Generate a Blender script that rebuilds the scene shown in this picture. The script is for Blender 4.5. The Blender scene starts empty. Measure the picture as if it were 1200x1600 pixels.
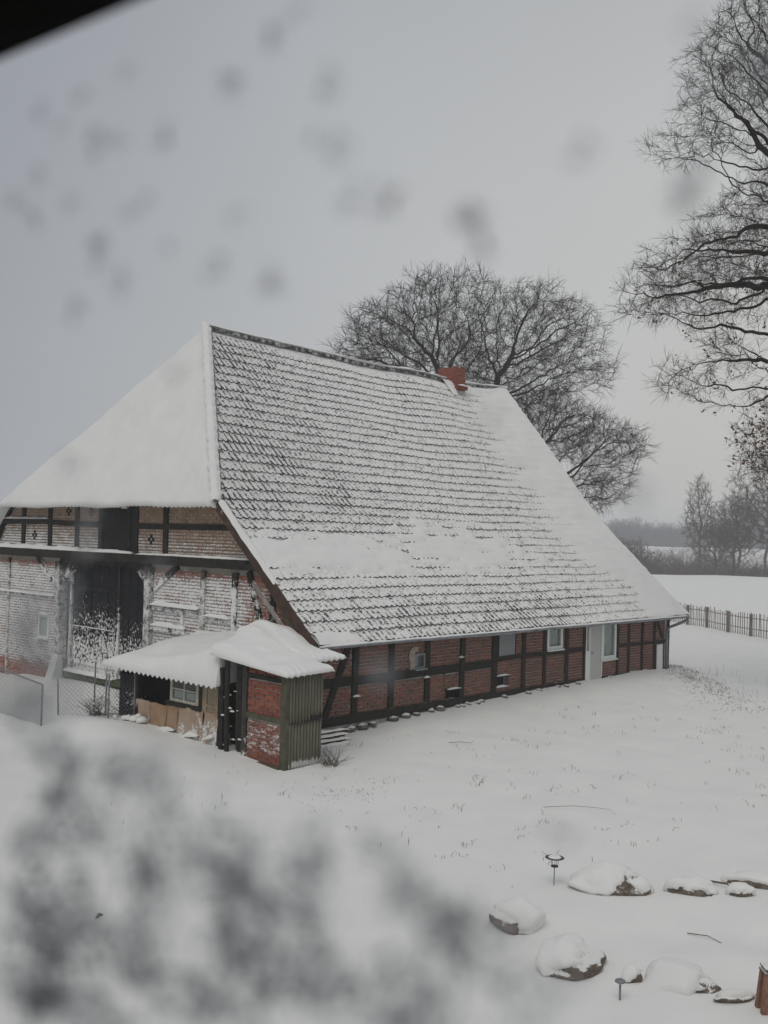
import bpy, math, random
import numpy as np
from mathutils import Vector, Matrix, noise

# ------------------------------------------------------------------ camera, sky, sun, exposure
scene = bpy.context.scene
COL = scene.collection
CAM = Vector((-14.0947, -14.9481, 4.1786))
c_r = Vector((0.68108513, -0.73173304, 0.02626413))
c_u = Vector((-0.03660128, 0.00180107, 0.99932833))
c_f = Vector((0.73128886, 0.68158896, 0.02555568))
cd = bpy.data.cameras.new('camera')
cd.sensor_fit = 'VERTICAL'; cd.sensor_height = 36.0; cd.lens = 36.0 * 1556.8 / 1600.0
cd.clip_start = 0.004; cd.clip_end = 4000.0
cd.dof.use_dof = True; cd.dof.focus_distance = 24.0; cd.dof.aperture_fstop = 16.0
cam = bpy.data.objects.new('camera', cd); COL.objects.link(cam)
mw = Matrix((( c_r.x, c_u.x, -c_f.x, CAM.x), (c_r.y, c_u.y, -c_f.y, CAM.y), (c_r.z, c_u.z, -c_f.z, CAM.z), (0, 0, 0, 1)))
cam.matrix_world = mw
scene.camera = cam

SUN_EL, SUN_AZ = math.radians(56), math.radians(200)   # soft light from behind the cloud, left of the camera
world = bpy.data.worlds.new('World'); scene.world = world; world.use_nodes = True
wn = world.node_tree; wn.nodes.clear()
def wnode(t, **k):
    n = wn.nodes.new(t)
    for a, b in k.items(): setattr(n, a, b)
    return n
sky = wnode('ShaderNodeTexSky', sky_type='NISHITA', sun_disc=False, sun_elevation=SUN_EL, sun_rotation=math.radians(90) - SUN_AZ, air_density=2.0, dust_density=6.0)
hsv = wnode('ShaderNodeHueSaturation'); hsv.inputs['Saturation'].default_value = 0.12; hsv.inputs['Value'].default_value = 1.0
wn.links.new(sky.outputs[0], hsv.inputs['Color'])
tc = wnode('ShaderNodeTexCoord')
dot = wnode('ShaderNodeVectorMath', operation='DOT_PRODUCT'); dot.inputs[1].default_value = (0.95, -0.05, -0.30)
wn.links.new(tc.outputs['Generated'], dot.inputs[0])
ramp = wnode('ShaderNodeValToRGB')
e = ramp.color_ramp.elements
e[0].position = 0.0; e[0].color = (2.0, 2.2, 2.65, 1)
e[1].position = 1.0; e[1].color = (6.0, 5.65, 5.05, 1)
e2 = ramp.color_ramp.elements.new(0.62); e2.color = (3.5, 3.68, 4.05, 1)
e3 = ramp.color_ramp.elements.new(0.85); e3.color = (5.5, 5.55, 5.5, 1)
mr = wnode('ShaderNodeMapRange'); mr.inputs[1].default_value = -1.0; mr.inputs[2].default_value = 1.0
wn.links.new(dot.outputs['Value'], mr.inputs[0]); wn.links.new(mr.outputs[0], ramp.inputs[0])
cn = wnode('ShaderNodeTexNoise'); cn.inputs['Scale'].default_value = 1.6; cn.inputs['Detail'].default_value = 3.0
wn.links.new(tc.outputs['Generated'], cn.inputs['Vector'])
cm = wnode('ShaderNodeMapRange'); cm.inputs[1].default_value = 0.3; cm.inputs[2].default_value = 0.7; cm.inputs[3].default_value = 0.94; cm.inputs[4].default_value = 1.05
wn.links.new(cn.outputs[0], cm.inputs[0])
mul = wnode('ShaderNodeVectorMath', operation='SCALE'); wn.links.new(ramp.outputs[0], mul.inputs[0]); wn.links.new(cm.outputs[0], mul.inputs['Scale'])
mx = wnode('ShaderNodeMixRGB'); mx.inputs[0].default_value = 0.92
wn.links.new(hsv.outputs[0], mx.inputs[1]); wn.links.new(mul.outputs[0], mx.inputs[2])
bg = wnode('ShaderNodeBackground'); bg.inputs['Strength'].default_value = 0.115
wo = wnode('ShaderNodeOutputWorld')
wn.links.new(mx.outputs[0], bg.inputs['Color']); wn.links.new(bg.outputs[0], wo.inputs['Surface'])

sl = bpy.data.lights.new('sun', 'SUN'); sl.energy = 1.0; sl.angle = math.radians(40); sl.color = (1.0, 0.95, 0.88)
so = bpy.data.objects.new('sun', sl); COL.objects.link(so)
sdir = Vector((math.cos(SUN_EL) * math.cos(SUN_AZ), math.cos(SUN_EL) * math.sin(SUN_AZ), math.sin(SUN_EL)))
so.rotation_euler = sdir.to_track_quat('Z', 'Y').to_euler()

vs = scene.view_settings
vs.view_transform = 'Standard'; vs.look = 'None'; vs.exposure = 0.0; vs.gamma = 1.0; vs.use_curve_mapping = False
scene.render.engine = 'CYCLES'
cy = scene.cycles
cy.use_denoising = True
try:
    cy.denoiser = 'OPENIMAGEDENOISE'; cy.denoising_prefilter = 'ACCURATE'
except Exception: pass
cy.max_bounces = 4; cy.diffuse_bounces = 2; cy.glossy_bounces = 2; cy.transmission_bounces = 3; cy.transparent_max_bounces = 8
cy.volume_bounces = 1
cy.sample_clamp_indirect = 5.0
RNG = random.Random(7)

# ------------------------------------------------------------------ helpers
def lin(r, g, b):
    f = lambda c: ((c / 255 + 0.055) / 1.055) ** 2.4 if c > 10 else c / 255 / 12.92
    return (f(r), f(g), f(b), 1.0)
def fbm(x, y, z=0.0, o=4): return noise.fractal(Vector((x, y, z)), 1.0, 2.0, o)
def sstep(a, b, x):
    t = min(1.0, max(0.0, (x - a) / (b - a))); return t * t * (3 - 2 * t)

class MB:
    """collects faces, then links them as one mesh object"""
    def __init__(s): s.v = []; s.f = []; s.m = []; s.uv = []
    def quad(s, a, b, c, d, mi=0):
        i = len(s.v); s.v += [tuple(a), tuple(b), tuple(c), tuple(d)]; s.f.append((i, i + 1, i + 2, i + 3)); s.m.append(mi)
    def hexa(s, p, mi=0):
        i = len(s.v); s.v += [tuple(q) for q in p]
        for q in ((0, 3, 2, 1), (4, 5, 6, 7), (0, 1, 5, 4), (1, 2, 6, 5), (2, 3, 7, 6), (3, 0, 4, 7)):
            s.f.append(tuple(i + k for k in q)); s.m.append(mi)
        return s
    def box(s, x0, x1, y0, y1, z0, z1, mi=0):
        return s.hexa([(x0, y0, z0), (x1, y0, z0), (x1, y1, z0), (x0, y1, z0), (x0, y0, z1), (x1, y0, z1), (x1, y1, z1), (x0, y1, z1)], mi)
    def beam(s, p, q, w, d, up=(0, 0, 1), mi=0, jit=0.0, seg=1, rng=None):
        """bar from p to q, w across (perpendicular to up), d along up; jit roughens hewn timber"""
        p = Vector(p); q = Vector(q); a = (q - p).normalized(); u = Vector(up)
        u = (u - a * u.dot(a)).normalized(); r = a.cross(u)
        rng = rng or RNG; rings = []
        for k in range(seg + 1):
            c = p.lerp(q, k / seg); i = len(s.v)
            for sx, sy in ((-1, -1), (1, -1), (1, 1), (-1, 1)):
                j = 1 + rng.uniform(-jit, jit)
                s.v.append(tuple(c + r * (sx * w / 2 * j) + u * (sy * d / 2 * j)))
            rings.append(i)
        for k in range(seg):
            i, j = rings[k], rings[k + 1]
            for t in range(4):
                t2 = (t + 1) % 4; s.f.append((i + t, i + t2, j + t2, j + t)); s.m.append(mi)
        i = rings[0]; s.f.append((i + 3, i + 2, i + 1, i)); s.m.append(mi)
        i = rings[-1]; s.f.append((i, i + 1, i + 2, i + 3)); s.m.append(mi)
        return s
    def tube(s, pts, r, n=8, mi=0, cap=True):
        pts = [Vector(p) for p in pts]; rr = r if isinstance(r, (list, tuple)) else [r] * len(pts); rings = []
        ref = None
        for k, p in enumerate(pts):
            a = (pts[min(k + 1, len(pts) - 1)] - pts[max(k - 1, 0)]).normalized()
            if ref is None: ref = Vector((0, 0, 1)) if abs(a.z) < 0.9 else Vector((1, 0, 0))
            u = (ref - a * ref.dot(a)).normalized(); ref = u; w = a.cross(u); i = len(s.v)
            for t in range(n):
                an = 2 * math.pi * t / n
                s.v.append(tuple(p + (u * math.cos(an) + w * math.sin(an)) * rr[k]))
            rings.append(i)
        for k in range(len(rings) - 1):
            i, j = rings[k], rings[k + 1]
            for t in range(n):
                t2 = (t + 1) % n; s.f.append((i + t, i + t2, j + t2, j + t)); s.m.append(mi)
        if cap:
            s.f.append(tuple(rings[0] + t for t in reversed(range(n)))); s.m.append(mi)
            s.f.append(tuple(rings[-1] + t for t in range(n))); s.m.append(mi)
        return s
    def lathe(s, c, prof, n=16, mi=0):
        rings = []
        for r, z in prof:
            i = len(s.v)
            for t in range(n):
                an = 2 * math.pi * t / n; s.v.append((c[0] + r * math.cos(an), c[1] + r * math.sin(an), c[2] + z))
            rings.append(i)
        for k in range(len(rings) - 1):
            i, j = rings[k], rings[k + 1]
            for t in range(n):
                t2 = (t + 1) % n; s.f.append((i + t, i + t2, j + t2, j + t)); s.m.append(mi)
        return s
    def grid(s, P, mi=0):
        """P[i][j] rows of points"""
        i0 = len(s.v); nr = len(P); nc = len(P[0])
        for row in P: s.v += [tuple(q) for q in row]
        for i in range(nr - 1):
            for j in range(nc - 1):
                a = i0 + i * nc + j; s.f.append((a, a + 1, a + nc + 1, a + nc)); s.m.append(mi)
        return s
    def mesh(s, name, mats, smooth=False):
        me = bpy.data.meshes.new(name); me.from_pydata(s.v, [], s.f)
        for m in (mats if isinstance(mats, (list, tuple)) else [mats]): me.materials.append(m)
        if any(s.m): me.polygons.foreach_set('material_index', s.m)
        if smooth: me.polygons.foreach_set('use_smooth', [True] * len(me.polygons))
        me.update(); return me
    def build(s, name, mats, parent=None, smooth=False):
        return link(name, s.mesh(name, mats, smooth), parent)

def link(name, me, parent=None):
    o = bpy.data.objects.new(name, me); COL.objects.link(o)
    if parent is not None: o.parent = parent
    return o
def tag(o, label=None, cat=None, group=None, kind=None):
    if label: o['label'] = label
    if cat: o['category'] = cat
    if group: o['group'] = group
    if kind: o['kind'] = kind
    return o
def empty(name, loc=(0, 0, 0)):
    o = bpy.data.objects.new(name, None); o.empty_display_size = 0.2; COL.objects.link(o); o.location = loc
    return o
def np_mesh(name, V, Q, mat, smooth=False):
    me = bpy.data.meshes.new(name); k = Q.shape[1]
    me.vertices.add(len(V)); me.vertices.foreach_set('co', np.ascontiguousarray(V, dtype=np.float32).ravel())
    me.loops.add(Q.size); me.loops.foreach_set('vertex_index', np.ascontiguousarray(Q, dtype=np.int32).ravel())
    me.polygons.add(len(Q)); me.polygons.foreach_set('loop_start', np.arange(0, Q.size, k, dtype=np.int32))
    me.polygons.foreach_set('loop_total', np.full(len(Q), k, dtype=np.int32))
    for m in (mat if isinstance(mat, (list, tuple)) else [mat]): me.materials.append(m)
    if smooth: me.polygons.foreach_set('use_smooth', np.ones(len(Q), dtype=bool))
    me.update(calc_edges=True); me.validate(); return me

# ------------------------------------------------------------------ materials
class NT:
    def __init__(s, name):
        s.mat = bpy.data.materials.new(name); s.mat.use_nodes = True; s.t = s.mat.node_tree
        s.b = s.t.nodes['Principled BSDF']; s.out = s.t.nodes['Material Output']
        s.geo = None
    def n(s, typ, props=None, **ins):
        nd = s.t.nodes.new(typ)
        for k, v in (props or {}).items(): setattr(nd, k, v)
        for k, v in ins.items():
            key = int(k[1:]) if k[0] == 'i' and k[1:].isdigit() else k.replace('_', ' ')
            s.set(nd.inputs[key], v)
        return nd
    def set(s, sock, v):
        if isinstance(v, bpy.types.Node): v = v.outputs[0]
        if isinstance(v, bpy.types.NodeSocket): s.t.links.new(v, sock)
        else: sock.default_value = v
    def m(s, op, a, b=0.0, c=0.0, clamp=False): return s.n('ShaderNodeMath', {'operation': op, 'use_clamp': clamp}, i0=a, i1=b, i2=c).outputs[0]
    def pos(s):
        if s.geo is None: s.geo = s.n('ShaderNodeNewGeometry')
        return s.geo.outputs['Position']
    def xyz(s): 
        q = s.n('ShaderNodeSeparateXYZ', None, i0=s.pos()); return q.outputs
    def noise(s, scale, detail=4.0, rough=0.55, vec=None, stretch=None):
        v = vec or s.pos()
        if stretch: v = s.n('ShaderNodeMapping', None, Vector=v, Scale=stretch).outputs[0]
        return s.n('ShaderNodeTexNoise', None, Vector=v, Scale=scale, Detail=detail, Roughness=rough).outputs[0]
    def rng(s, v, a, b, c=0.0, d=1.0, smooth=True):
        return s.n('ShaderNodeMapRange', {'interpolation_type': 'SMOOTHSTEP' if smooth else 'LINEAR'}, i0=v, i1=a, i2=b, i3=c, i4=d).outputs[0]
    def mix(s, f, a, b): return s.n('ShaderNodeMixRGB', None, i0=f, i1=a, i2=b).outputs[0]
    def bump(s, h, strength=0.3, dist=0.02): return s.n('ShaderNodeBump', None, Strength=strength, Distance=dist, Height=h).outputs[0]
    def rand(s):
        if s.geo is None: s.geo = s.n('ShaderNodeNewGeometry')
        oi = s.n('ShaderNodeObjectInfo').outputs['Random']
        return s.m('FRACT', s.m('ADD', s.geo.outputs['Random Per Island'], oi))
    def done(s, col, rough=0.8, normal=None, spec=0.3):
        s.set(s.b.inputs['Base Color'], col); s.set(s.b.inputs['Roughness'], rough)
        s.b.inputs['Specular IOR Level'].default_value = spec
        if normal is not None: s.set(s.b.inputs['Normal'], normal)
        return s.mat

SNOW = (0.845, 0.84, 0.81, 1)
def snow_mat(name, bump=0.25, fine=18.0):
    t = NT(name)
    a = t.noise(fine, 5, 0.6); b = t.noise(1.3, 3)
    col = t.mix(t.rng(b, 0.3, 0.7), (0.825, 0.822, 0.79, 1), (0.87, 0.865, 0.825, 1))
    h = t.m('ADD', a, t.m('MULTIPLY', b, 1.5))
    return t.done(col, 0.75, t.bump(h, bump, 0.03), 0.2)
M_SNOW = snow_mat('snow')
M_SNOW_SOFT = snow_mat('snow_soft', 0.12, 9.0)

def snowy(name, c1, c2, bias=-1.0, nscale=6.0, stretch=None, soft=0.10, zg=None, yg=None, xg=None, top=0.0, cscale=4.0, cstretch=None, rough=0.85, bump=0.4, isl=0.0, c3=None, fine=0.25, course=0.0, rib=None):
    """weathered colour c1..c2 (c3 = stray tint), under patches of wind-blown snow; bias and gradients steer how much snow lies where"""
    t = NT(name); x, y, z = t.xyz()
    cnz = t.noise(cscale, 5, 0.6, stretch=cstretch)
    col = t.mix(t.rng(cnz, 0.3, 0.7), c1, c2)
    if isl: 
        r = t.rand(); col = t.mix(t.m('MULTIPLY', r, isl), col, c3 or c2)
    n1 = t.noise(nscale, 6, 0.62, stretch=stretch); n2 = t.noise(nscale * 7, 3, 0.6, stretch=stretch)
    s = t.m('ADD', t.m('MULTIPLY', t.m('SUBTRACT', n1, 0.5), 2.2), t.m('MULTIPLY', t.m('SUBTRACT', n2, 0.5), fine * 4))
    s = t.m('ADD', s, bias)
    if course: s = t.m('ADD', s, t.m('MULTIPLY', t.m('SINE', t.m('MULTIPLY', t.m('SUBTRACT', z, 0.035), 2 * math.pi / 0.077)), course))   # snow lodged course by course
    if rib: col = t.mix(t.rng(t.m('SINE', t.m('MULTIPLY', t.m('SUBTRACT', x, rib[0]), 2 * math.pi / rib[1])), -0.9, 0.1, 0.75, 0.0), col, (0.045, 0.042, 0.028, 1))   # grooves darkened in the colour to make up for faint rib shading
    for g, ax in ((zg, z), (yg, y), (xg, x)):
        if g:
            for k in range(0, len(g), 4): s = t.m('ADD', s, t.rng(ax, g[k], g[k + 1], g[k + 2], g[k + 3]))
    if top:
        nz = t.n('ShaderNodeSeparateXYZ', None, i0=t.geo.outputs['Normal']).outputs[2]
        s = t.m('ADD', s, t.m('MULTIPLY', t.rng(nz, 0.4, 0.9), top))
    mk = t.rng(s, -soft, soft)
    col = t.mix(mk, col, SNOW)
    h = t.m('ADD', t.m('MULTIPLY', mk, 0.8), t.m('ADD', t.m('MULTIPLY', n2, 0.5), t.m('MULTIPLY', cnz, 0.4)))
    return t.done(col, rough, t.bump(h, bump, 0.02), 0.25)

M_TIMBER = snowy('dark_timber', (0.014, 0.012, 0.010, 1), (0.036, 0.032, 0.026, 1), bias=-1.1, cscale=5, cstretch=(1, 1, 6), top=0.9)
M_TIMBER_G = snowy('gable_timber', (0.015, 0.013, 0.011, 1), (0.038, 0.034, 0.027, 1), bias=-0.85, nscale=5, zg=(2.9, 3.4, 0.85, 0.0), yg=(1.0, 3.0, -0.25, 0.15), top=0.8, cscale=5, fine=0.35)
M_POST_SNOW = snowy('snow_caked_timber', (0.03, 0.028, 0.024, 1), (0.07, 0.065, 0.055, 1), bias=0.1, nscale=7, zg=(2.9, 3.4, 0.0, -0.9), fine=0.8, soft=0.3)
M_BRICK = snowy('red_brick', (0.19, 0.082, 0.060, 1), (0.28, 0.118, 0.082, 1), bias=-1.12, isl=0.85, c3=(0.13, 0.09, 0.06, 1), cscale=2.2, zg=(0.2, 0.6, 0.35, 0), fine=0.55, soft=0.3)
M_BRICK_G = snowy('gable_brick', (0.34, 0.12, 0.07, 1), (0.46, 0.20, 0.125, 1), bias=0.32, nscale=2.2, stretch=(1, 1, 1.7), isl=0.5, c3=(0.2, 0.075, 0.055, 1), zg=(2.95, 3.42, 0.0, -1.5, 0.2, 0.6, -0.9, 0.0), yg=(0.6, 3.0, -1.35, 0.0), fine=0.7, bump=0.8, soft=0.32, course=0.38)
M_BRICK_U = snowy('upper_gable_brick', (0.33, 0.22, 0.145, 1), (0.46, 0.33, 0.235, 1), bias=-0.30, nscale=3.0, stretch=(1, 1, 1.6), isl=0.4, c3=(0.30, 0.16, 0.10, 1), zg=(3.7, 4.7, 0.35, -0.75), yg=(4.0, 13.0, -0.3, 0.3), fine=0.8, bump=0.8, soft=0.45, course=0.45)
M_BRICK_S = snowy('shed_brick', (0.25, 0.075, 0.045, 1), (0.36, 0.12, 0.07, 1), bias=-1.2, nscale=7, stretch=(1, 1, 2.5), isl=0.6, c3=(0.16, 0.06, 0.05, 1), zg=(0.72, 0.82, 1.05, 0.0, 0.0, 0.25, -0.7, 0.0), fine=0.5)
M_MORTAR = snowy('mortar', (0.36, 0.34, 0.31, 1), (0.56, 0.54, 0.51, 1), bias=-0.9, cscale=14)
M_MORTAR_G = snowy('gable_mortar', (0.25, 0.22, 0.18, 1), (0.36, 0.33, 0.28, 1), bias=0.5, nscale=3, zg=(2.95, 3.42, 0.0, -1.3, 3.6, 4.4, 0.2, -0.6), yg=(0.6, 3.0, -1.1, 0.0))
M_OLIVE = snowy('mossy_timber', (0.07, 0.068, 0.042, 1), (0.12, 0.115, 0.075, 1), bias=-1.2, zg=(-0.1, 0.25, 0.6, 0), cscale=7)
M_GATE = snowy('gate_boards', (0.006, 0.006, 0.007, 1), (0.018, 0.018, 0.02, 1), bias=-0.55, nscale=1.9, zg=(0.2, 3.1, 1.15, -0.75), yg=(7.3, 7.8, -0.42, 0.0), fine=1.3, cscale=6, soft=0.45)
M_LOFT = snowy('loft_door', (0.012, 0.011, 0.011, 1), (0.03, 0.026, 0.022, 1), bias=-1.5, cscale=8)
M_VERGE = snowy('brown_board', (0.055, 0.033, 0.024, 1), (0.09, 0.055, 0.04, 1), bias=-1.0, zg=(3.3, 4.2, 0.0, 0.6), cscale=6)
M_PLANK = snowy('mossy_plank', (0.06, 0.065, 0.04, 1), (0.14, 0.135, 0.10, 1), bias=-1.0, cscale=7, top=0.6)
M_STONE = snowy('field_stone', (0.10, 0.092, 0.084, 1), (0.19, 0.165, 0.14, 1), bias=-0.55, nscale=9, cscale=10, top=0.9, zg=(0.0, 0.5, 0.1, 0.0))
M_BOULDER = snowy('boulder', (0.10, 0.078, 0.06, 1), (0.21, 0.165, 0.13, 1), bias=-0.45, nscale=11, cscale=13, top=0.9, bump=0.7, fine=0.4)
M_TERRA = snowy('terracotta', (0.22, 0.11, 0.08, 1), (0.32, 0.17, 0.12, 1), bias=-0.6, nscale=16, cscale=20, fine=0.4)
M_TARP = snowy('tan_sheeting', (0.36, 0.245, 0.165, 1), (0.48, 0.37, 0.28, 1), bias=-0.42, nscale=3.5, zg=(0.1, 0.5, 0.45, 0.0), cscale=2.2, yg=(0.5, 3.0, 0.15, -0.05), fine=0.35)
M_TARP2 = snowy('orange_sheeting', (0.34, 0.20, 0.11, 1), (0.43, 0.29, 0.19, 1), bias=-0.45, nscale=4, cscale=3, fine=0.3)
M_BEIGE = snowy('beige_panel', (0.28, 0.22, 0.14, 1), (0.36, 0.29, 0.20, 1), bias=-1.1, cscale=7)

def plain(name, c1, c2, scale=6.0, rough=0.6, bump=0.15, stretch=None, metal=0.0, spec=0.3):
    t = NT(name); a = t.noise(scale, 5, 0.6, stretch=stretch)
    t.b.inputs['Metallic'].default_value = metal
    return t.done(t.mix(t.rng(a, 0.3, 0.7), c1, c2), rough, t.bump(a, bump, 0.01), spec)
M_ZINC = plain('zinc', (0.17, 0.18, 0.20, 1), (0.27, 0.28, 0.30, 1), 5, 0.5, 0.1)
M_WHITE = plain('white_paint', (0.72, 0.72, 0.70, 1), (0.82, 0.82, 0.80, 1), 9, 0.5, 0.1)
M_OLDWHITE = plain('old_white_paint', (0.42, 0.38, 0.30, 1), (0.56, 0.52, 0.43, 1), 14, 0.6, 0.2)
M_DOORGREY = snowy('grey_door_paint', (0.50, 0.50, 0.47, 1), (0.58, 0.58, 0.55, 1), bias=-1.3, cscale=5, cstretch=(14, 14, 1), zg=(0.3, 0.55, 1.0, 0.0), bump=0.25)
M_BOARDGREY = plain('grey_board', (0.20, 0.215, 0.215, 1), (0.27, 0.28, 0.28, 1), 7, 0.7, 0.1, stretch=(1, 1, 4))
M_PLASTER = plain('plaster', (0.28, 0.24, 0.19, 1), (0.40, 0.35, 0.29, 1), 12, 0.9, 0.3)
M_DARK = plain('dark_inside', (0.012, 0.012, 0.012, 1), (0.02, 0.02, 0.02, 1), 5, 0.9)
M_WIRE = plain('wire', (0.16, 0.165, 0.18, 1), (0.26, 0.265, 0.275, 1), 8, 0.5)
M_IRON = plain('iron', (0.05, 0.05, 0.055, 1), (0.10, 0.095, 0.09, 1), 30, 0.6)
M_CURTAIN = plain('curtain', (0.36, 0.38, 0.37, 1), (0.62, 0.64, 0.62, 1), 5, 0.9, 0.3, stretch=(6, 6, 0.7))
M_FENCEWOOD = snowy('fence_wood', (0.16, 0.135, 0.12, 1), (0.28, 0.245, 0.225, 1), bias=-1.25, cscale=2.5, top=0.9)
def glass_mat(name, tint, body):
    """window glass: see-through with a Fresnel reflection"""
    t = NT(name)
    g = t.n('ShaderNodeNewGeometry'); fr = t.n('ShaderNodeFresnel', None, IOR=t.rng(g.outputs['Backfacing'], 0, 1, 1.45, 0.69, False))
    tr = t.n('ShaderNodeBsdfTransparent', None, Color=tint); gl = t.n('ShaderNodeBsdfGlossy', None, Roughness=0.02)
    ms = t.n('ShaderNodeMixShader', None, i0=fr, i1=tr, i2=gl)
    t.t.links.new(ms.outputs[0], t.out.inputs['Surface']); return t.mat
M_GLASS = glass_mat('window_glass', (0.86, 0.90, 0.88, 1), None)
M_PANE = glass_mat('clear_pane', (0.965, 0.97, 0.972, 1), None)
def bark(name, a, b, moss, mb=0.55):
    t = NT(name); n1 = t.noise(3.0, 5, 0.65); n2 = t.noise(0.5, 3)
    col = t.mix(t.rng(n1, 0.3, 0.7), a, b); col = t.mix(t.m('MULTIPLY', t.rng(n2, 0.45, 0.65), mb), col, moss)
    return t.done(col, 0.9, t.bump(n1, 0.4, 0.03), 0.2)
M_BARK = bark('oak_bark', (0.018, 0.016, 0.013, 1), (0.042, 0.037, 0.030, 1), (0.032, 0.042, 0.016, 1))
M_TWIG = bark('oak_twigs', (0.026, 0.021, 0.017, 1), (0.055, 0.043, 0.035, 1), (0.040, 0.040, 0.022, 1), 0.45)
M_ALDER = bark('alder_bark', (0.085, 0.058, 0.045, 1), (0.14, 0.10, 0.08, 1), (0.10, 0.09, 0.055, 1), 0.4)
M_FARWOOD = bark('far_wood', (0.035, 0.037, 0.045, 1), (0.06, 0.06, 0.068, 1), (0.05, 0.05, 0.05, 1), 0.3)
M_LEAF = plain('dead_leaves', (0.13, 0.062, 0.034, 1), (0.24, 0.115, 0.062, 1), 2, 0.8)
M_WEED = plain('dry_weeds', (0.06, 0.052, 0.036, 1), (0.15, 0.125, 0.085, 1), 3, 0.9)
M_REED = plain('reeds', (0.12, 0.082, 0.06, 1), (0.20, 0.145, 0.11, 1), 1, 0.9)

# ------------------------------------------------------------------ ground
FX, FY = 0.73153, 0.68181          # the camera's horizontal heading
def gauss(x, y, cx, cy, sx, sy=None):
    sy = sy or sx; return math.exp(-((x - cx) / sx) ** 2 - ((y - cy) / sy) ** 2)
def ground_z(x, y):
    z = 0.0
    d = (x - CAM.x) * FX + (y - CAM.y) * FY; l = (x - CAM.x) * FY - (y - CAM.y) * FX
    if d < 120:
        z += 0.07 * fbm(x / 3.1, y / 3.1, 1.3, 3) + 0.026 * fbm(x / 0.8, y / 1.1, 7.7, 3)
        ws = 0.04 + 0.29 * sstep(0.5, 7, x)                                   # snow against the long wall
        if -0.5 < x < 16.5: z += (ws) * math.exp(-max(0.0, -y) / 0.75) * sstep(-0.5, 0.6, x) * sstep(17.5, 15.5, x) * (1 if y > -4 else 0)
        z += 0.20 * gauss(x, y, -1.2, 3.4, 0.9, 1.6) + 0.36 * gauss(x, y, -3.3, 2.9, 1.1, 2.0) - 0.10 * gauss(x, y, -1.6, -1.9, 0.9)
        z += 0.12 * gauss(x, y, -0.2, 8.5, 0.8, 2.2) - 0.18 * gauss(x, y, -0.5, 13.5, 2.0, 1.5)
        z += 0.10 * gauss(x, y, 14.0, -1.8, 2.6, 1.3)
        z -= 0.08 * sstep(0, 3, (x - 16.2) * 0.68 - (y - 0.6) * 0.73) * (1 - sstep(20, 34, d))
        z += 0.07 * gauss(x, y, -2.6, -10.6, 0.5) - 0.09 * gauss(x, y, -3.3, -10.6, 0.35, 0.5) - 0.06 * gauss(x, y, -4.0, -9.9, 0.35) + 0.05 * gauss(x, y, -4.3, -10.8, 0.4)
    if d > 34: z += 0.9 * fbm(x / 45, y / 45, 3.0, 3) * sstep(34, 80, d) * 0.35
    z += 0.012 * max(0.0, d - 55) * (1 - sstep(90, 150, d)) * 0.4
    edge = 144 + 4 * fbm(l / 60, 0.3, 0, 2)
    z -= 4.2 * sstep(edge, edge + 22, d)
    if d > 200: z += 7.6 * sstep(270, 440, d) + 9 * sstep(500, 1100, d)
    return z
def axis(lo, hi, step, far, grow):
    a = list(np.arange(lo, hi + 1e-6, step)); s = step; v = hi
    while v < far: s *= grow; v += s; a.append(v)
    s = step; v = lo
    while v > -far: s *= grow; v -= s; a.insert(0, v)
    return a
gx_, gy_ = axis(-15, 18, 0.17, 850, 1.13), axis(-13, 9, 0.17, 850, 1.13)
GV = np.array([(x, y, ground_z(x, y)) for y in gy_ for x in gx_]); nx = len(gx_)
ii = np.arange((len(gy_) - 1) * nx).reshape(len(gy_) - 1, nx)[:, :-1].ravel()
M_GROUND = snow_mat('ground_snow', 0.16, 11.0)
ground = link('snow_ground', np_mesh('snow_ground', GV, np.stack([ii, ii + 1, ii + nx + 1, ii + nx], 1), M_GROUND, True))
tag(ground, kind='structure')

# ------------------------------------------------------------------ the farmhouse
house = empty('farmhouse'); tag(house, 'long half-timbered brick farmhouse with huge snow-dusted tiled roof and black barn gate', 'farmhouse')
L, W = 15.36, 16.05
EAVE = (-0.42, 1.96); KNEE = (2.85, 4.83); RIDGE = (6.98, 9.74)
S1 = math.hypot(KNEE[0] - EAVE[0], KNEE[1] - EAVE[1]); S2 = math.hypot(RIDGE[0] - KNEE[0], RIDGE[1] - KNEE[1]); ST = S1 + S2
def sag(x, s):
    t = s / ST
    return (-0.13 * math.sin(math.pi * min(1, max(0, (x - 1.5) / 14.0))) * t + 0.05 * t * math.sin(x * 1.25 + 0.5) * sstep(6, 10, x)
            + 0.03 * noise.noise(Vector((x * 0.45, s * 0.5, 2.2))) + 0.012 * noise.noise(Vector((x * 1.7, s * 1.5, 5.2))))
def roof_pt(x, s, off=0.0):
    if s <= S1: t = s / S1; y = EAVE[0] + (KNEE[0] - EAVE[0]) * t; z = EAVE[1] + (KNEE[1] - EAVE[1]) * t
    else: t = (s - S1) / S2; y = KNEE[0] + (RIDGE[0] - KNEE[0]) * t; z = KNEE[1] + (RIDGE[1] - KNEE[1]) * t
    k = sstep(S1 - 0.8, S1 + 0.8, s)
    d1 = Vector((0, KNEE[0] - EAVE[0], KNEE[1] - EAVE[1])).normalized(); d2 = Vector((0, RIDGE[0] - KNEE[0], RIDGE[1] - KNEE[1])).normalized()
    d = (d1 * (1 - k) + d2 * k).normalized(); n = Vector((0, -d.z, d.y))
    r = 0.05 * math.exp(-((s - S1) / 0.7) ** 2)              # the knee is rounded
    return Vector((x, y, z)) + n * (off + sag(x, s) + r), d, n
VX = -0.375                                                   # left verge
def left_x(s):
    if s <= S1: return VX
    return -0.41 + (2.24 + 0.41) * (s - S1) / S2
RX = 15.74

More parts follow.
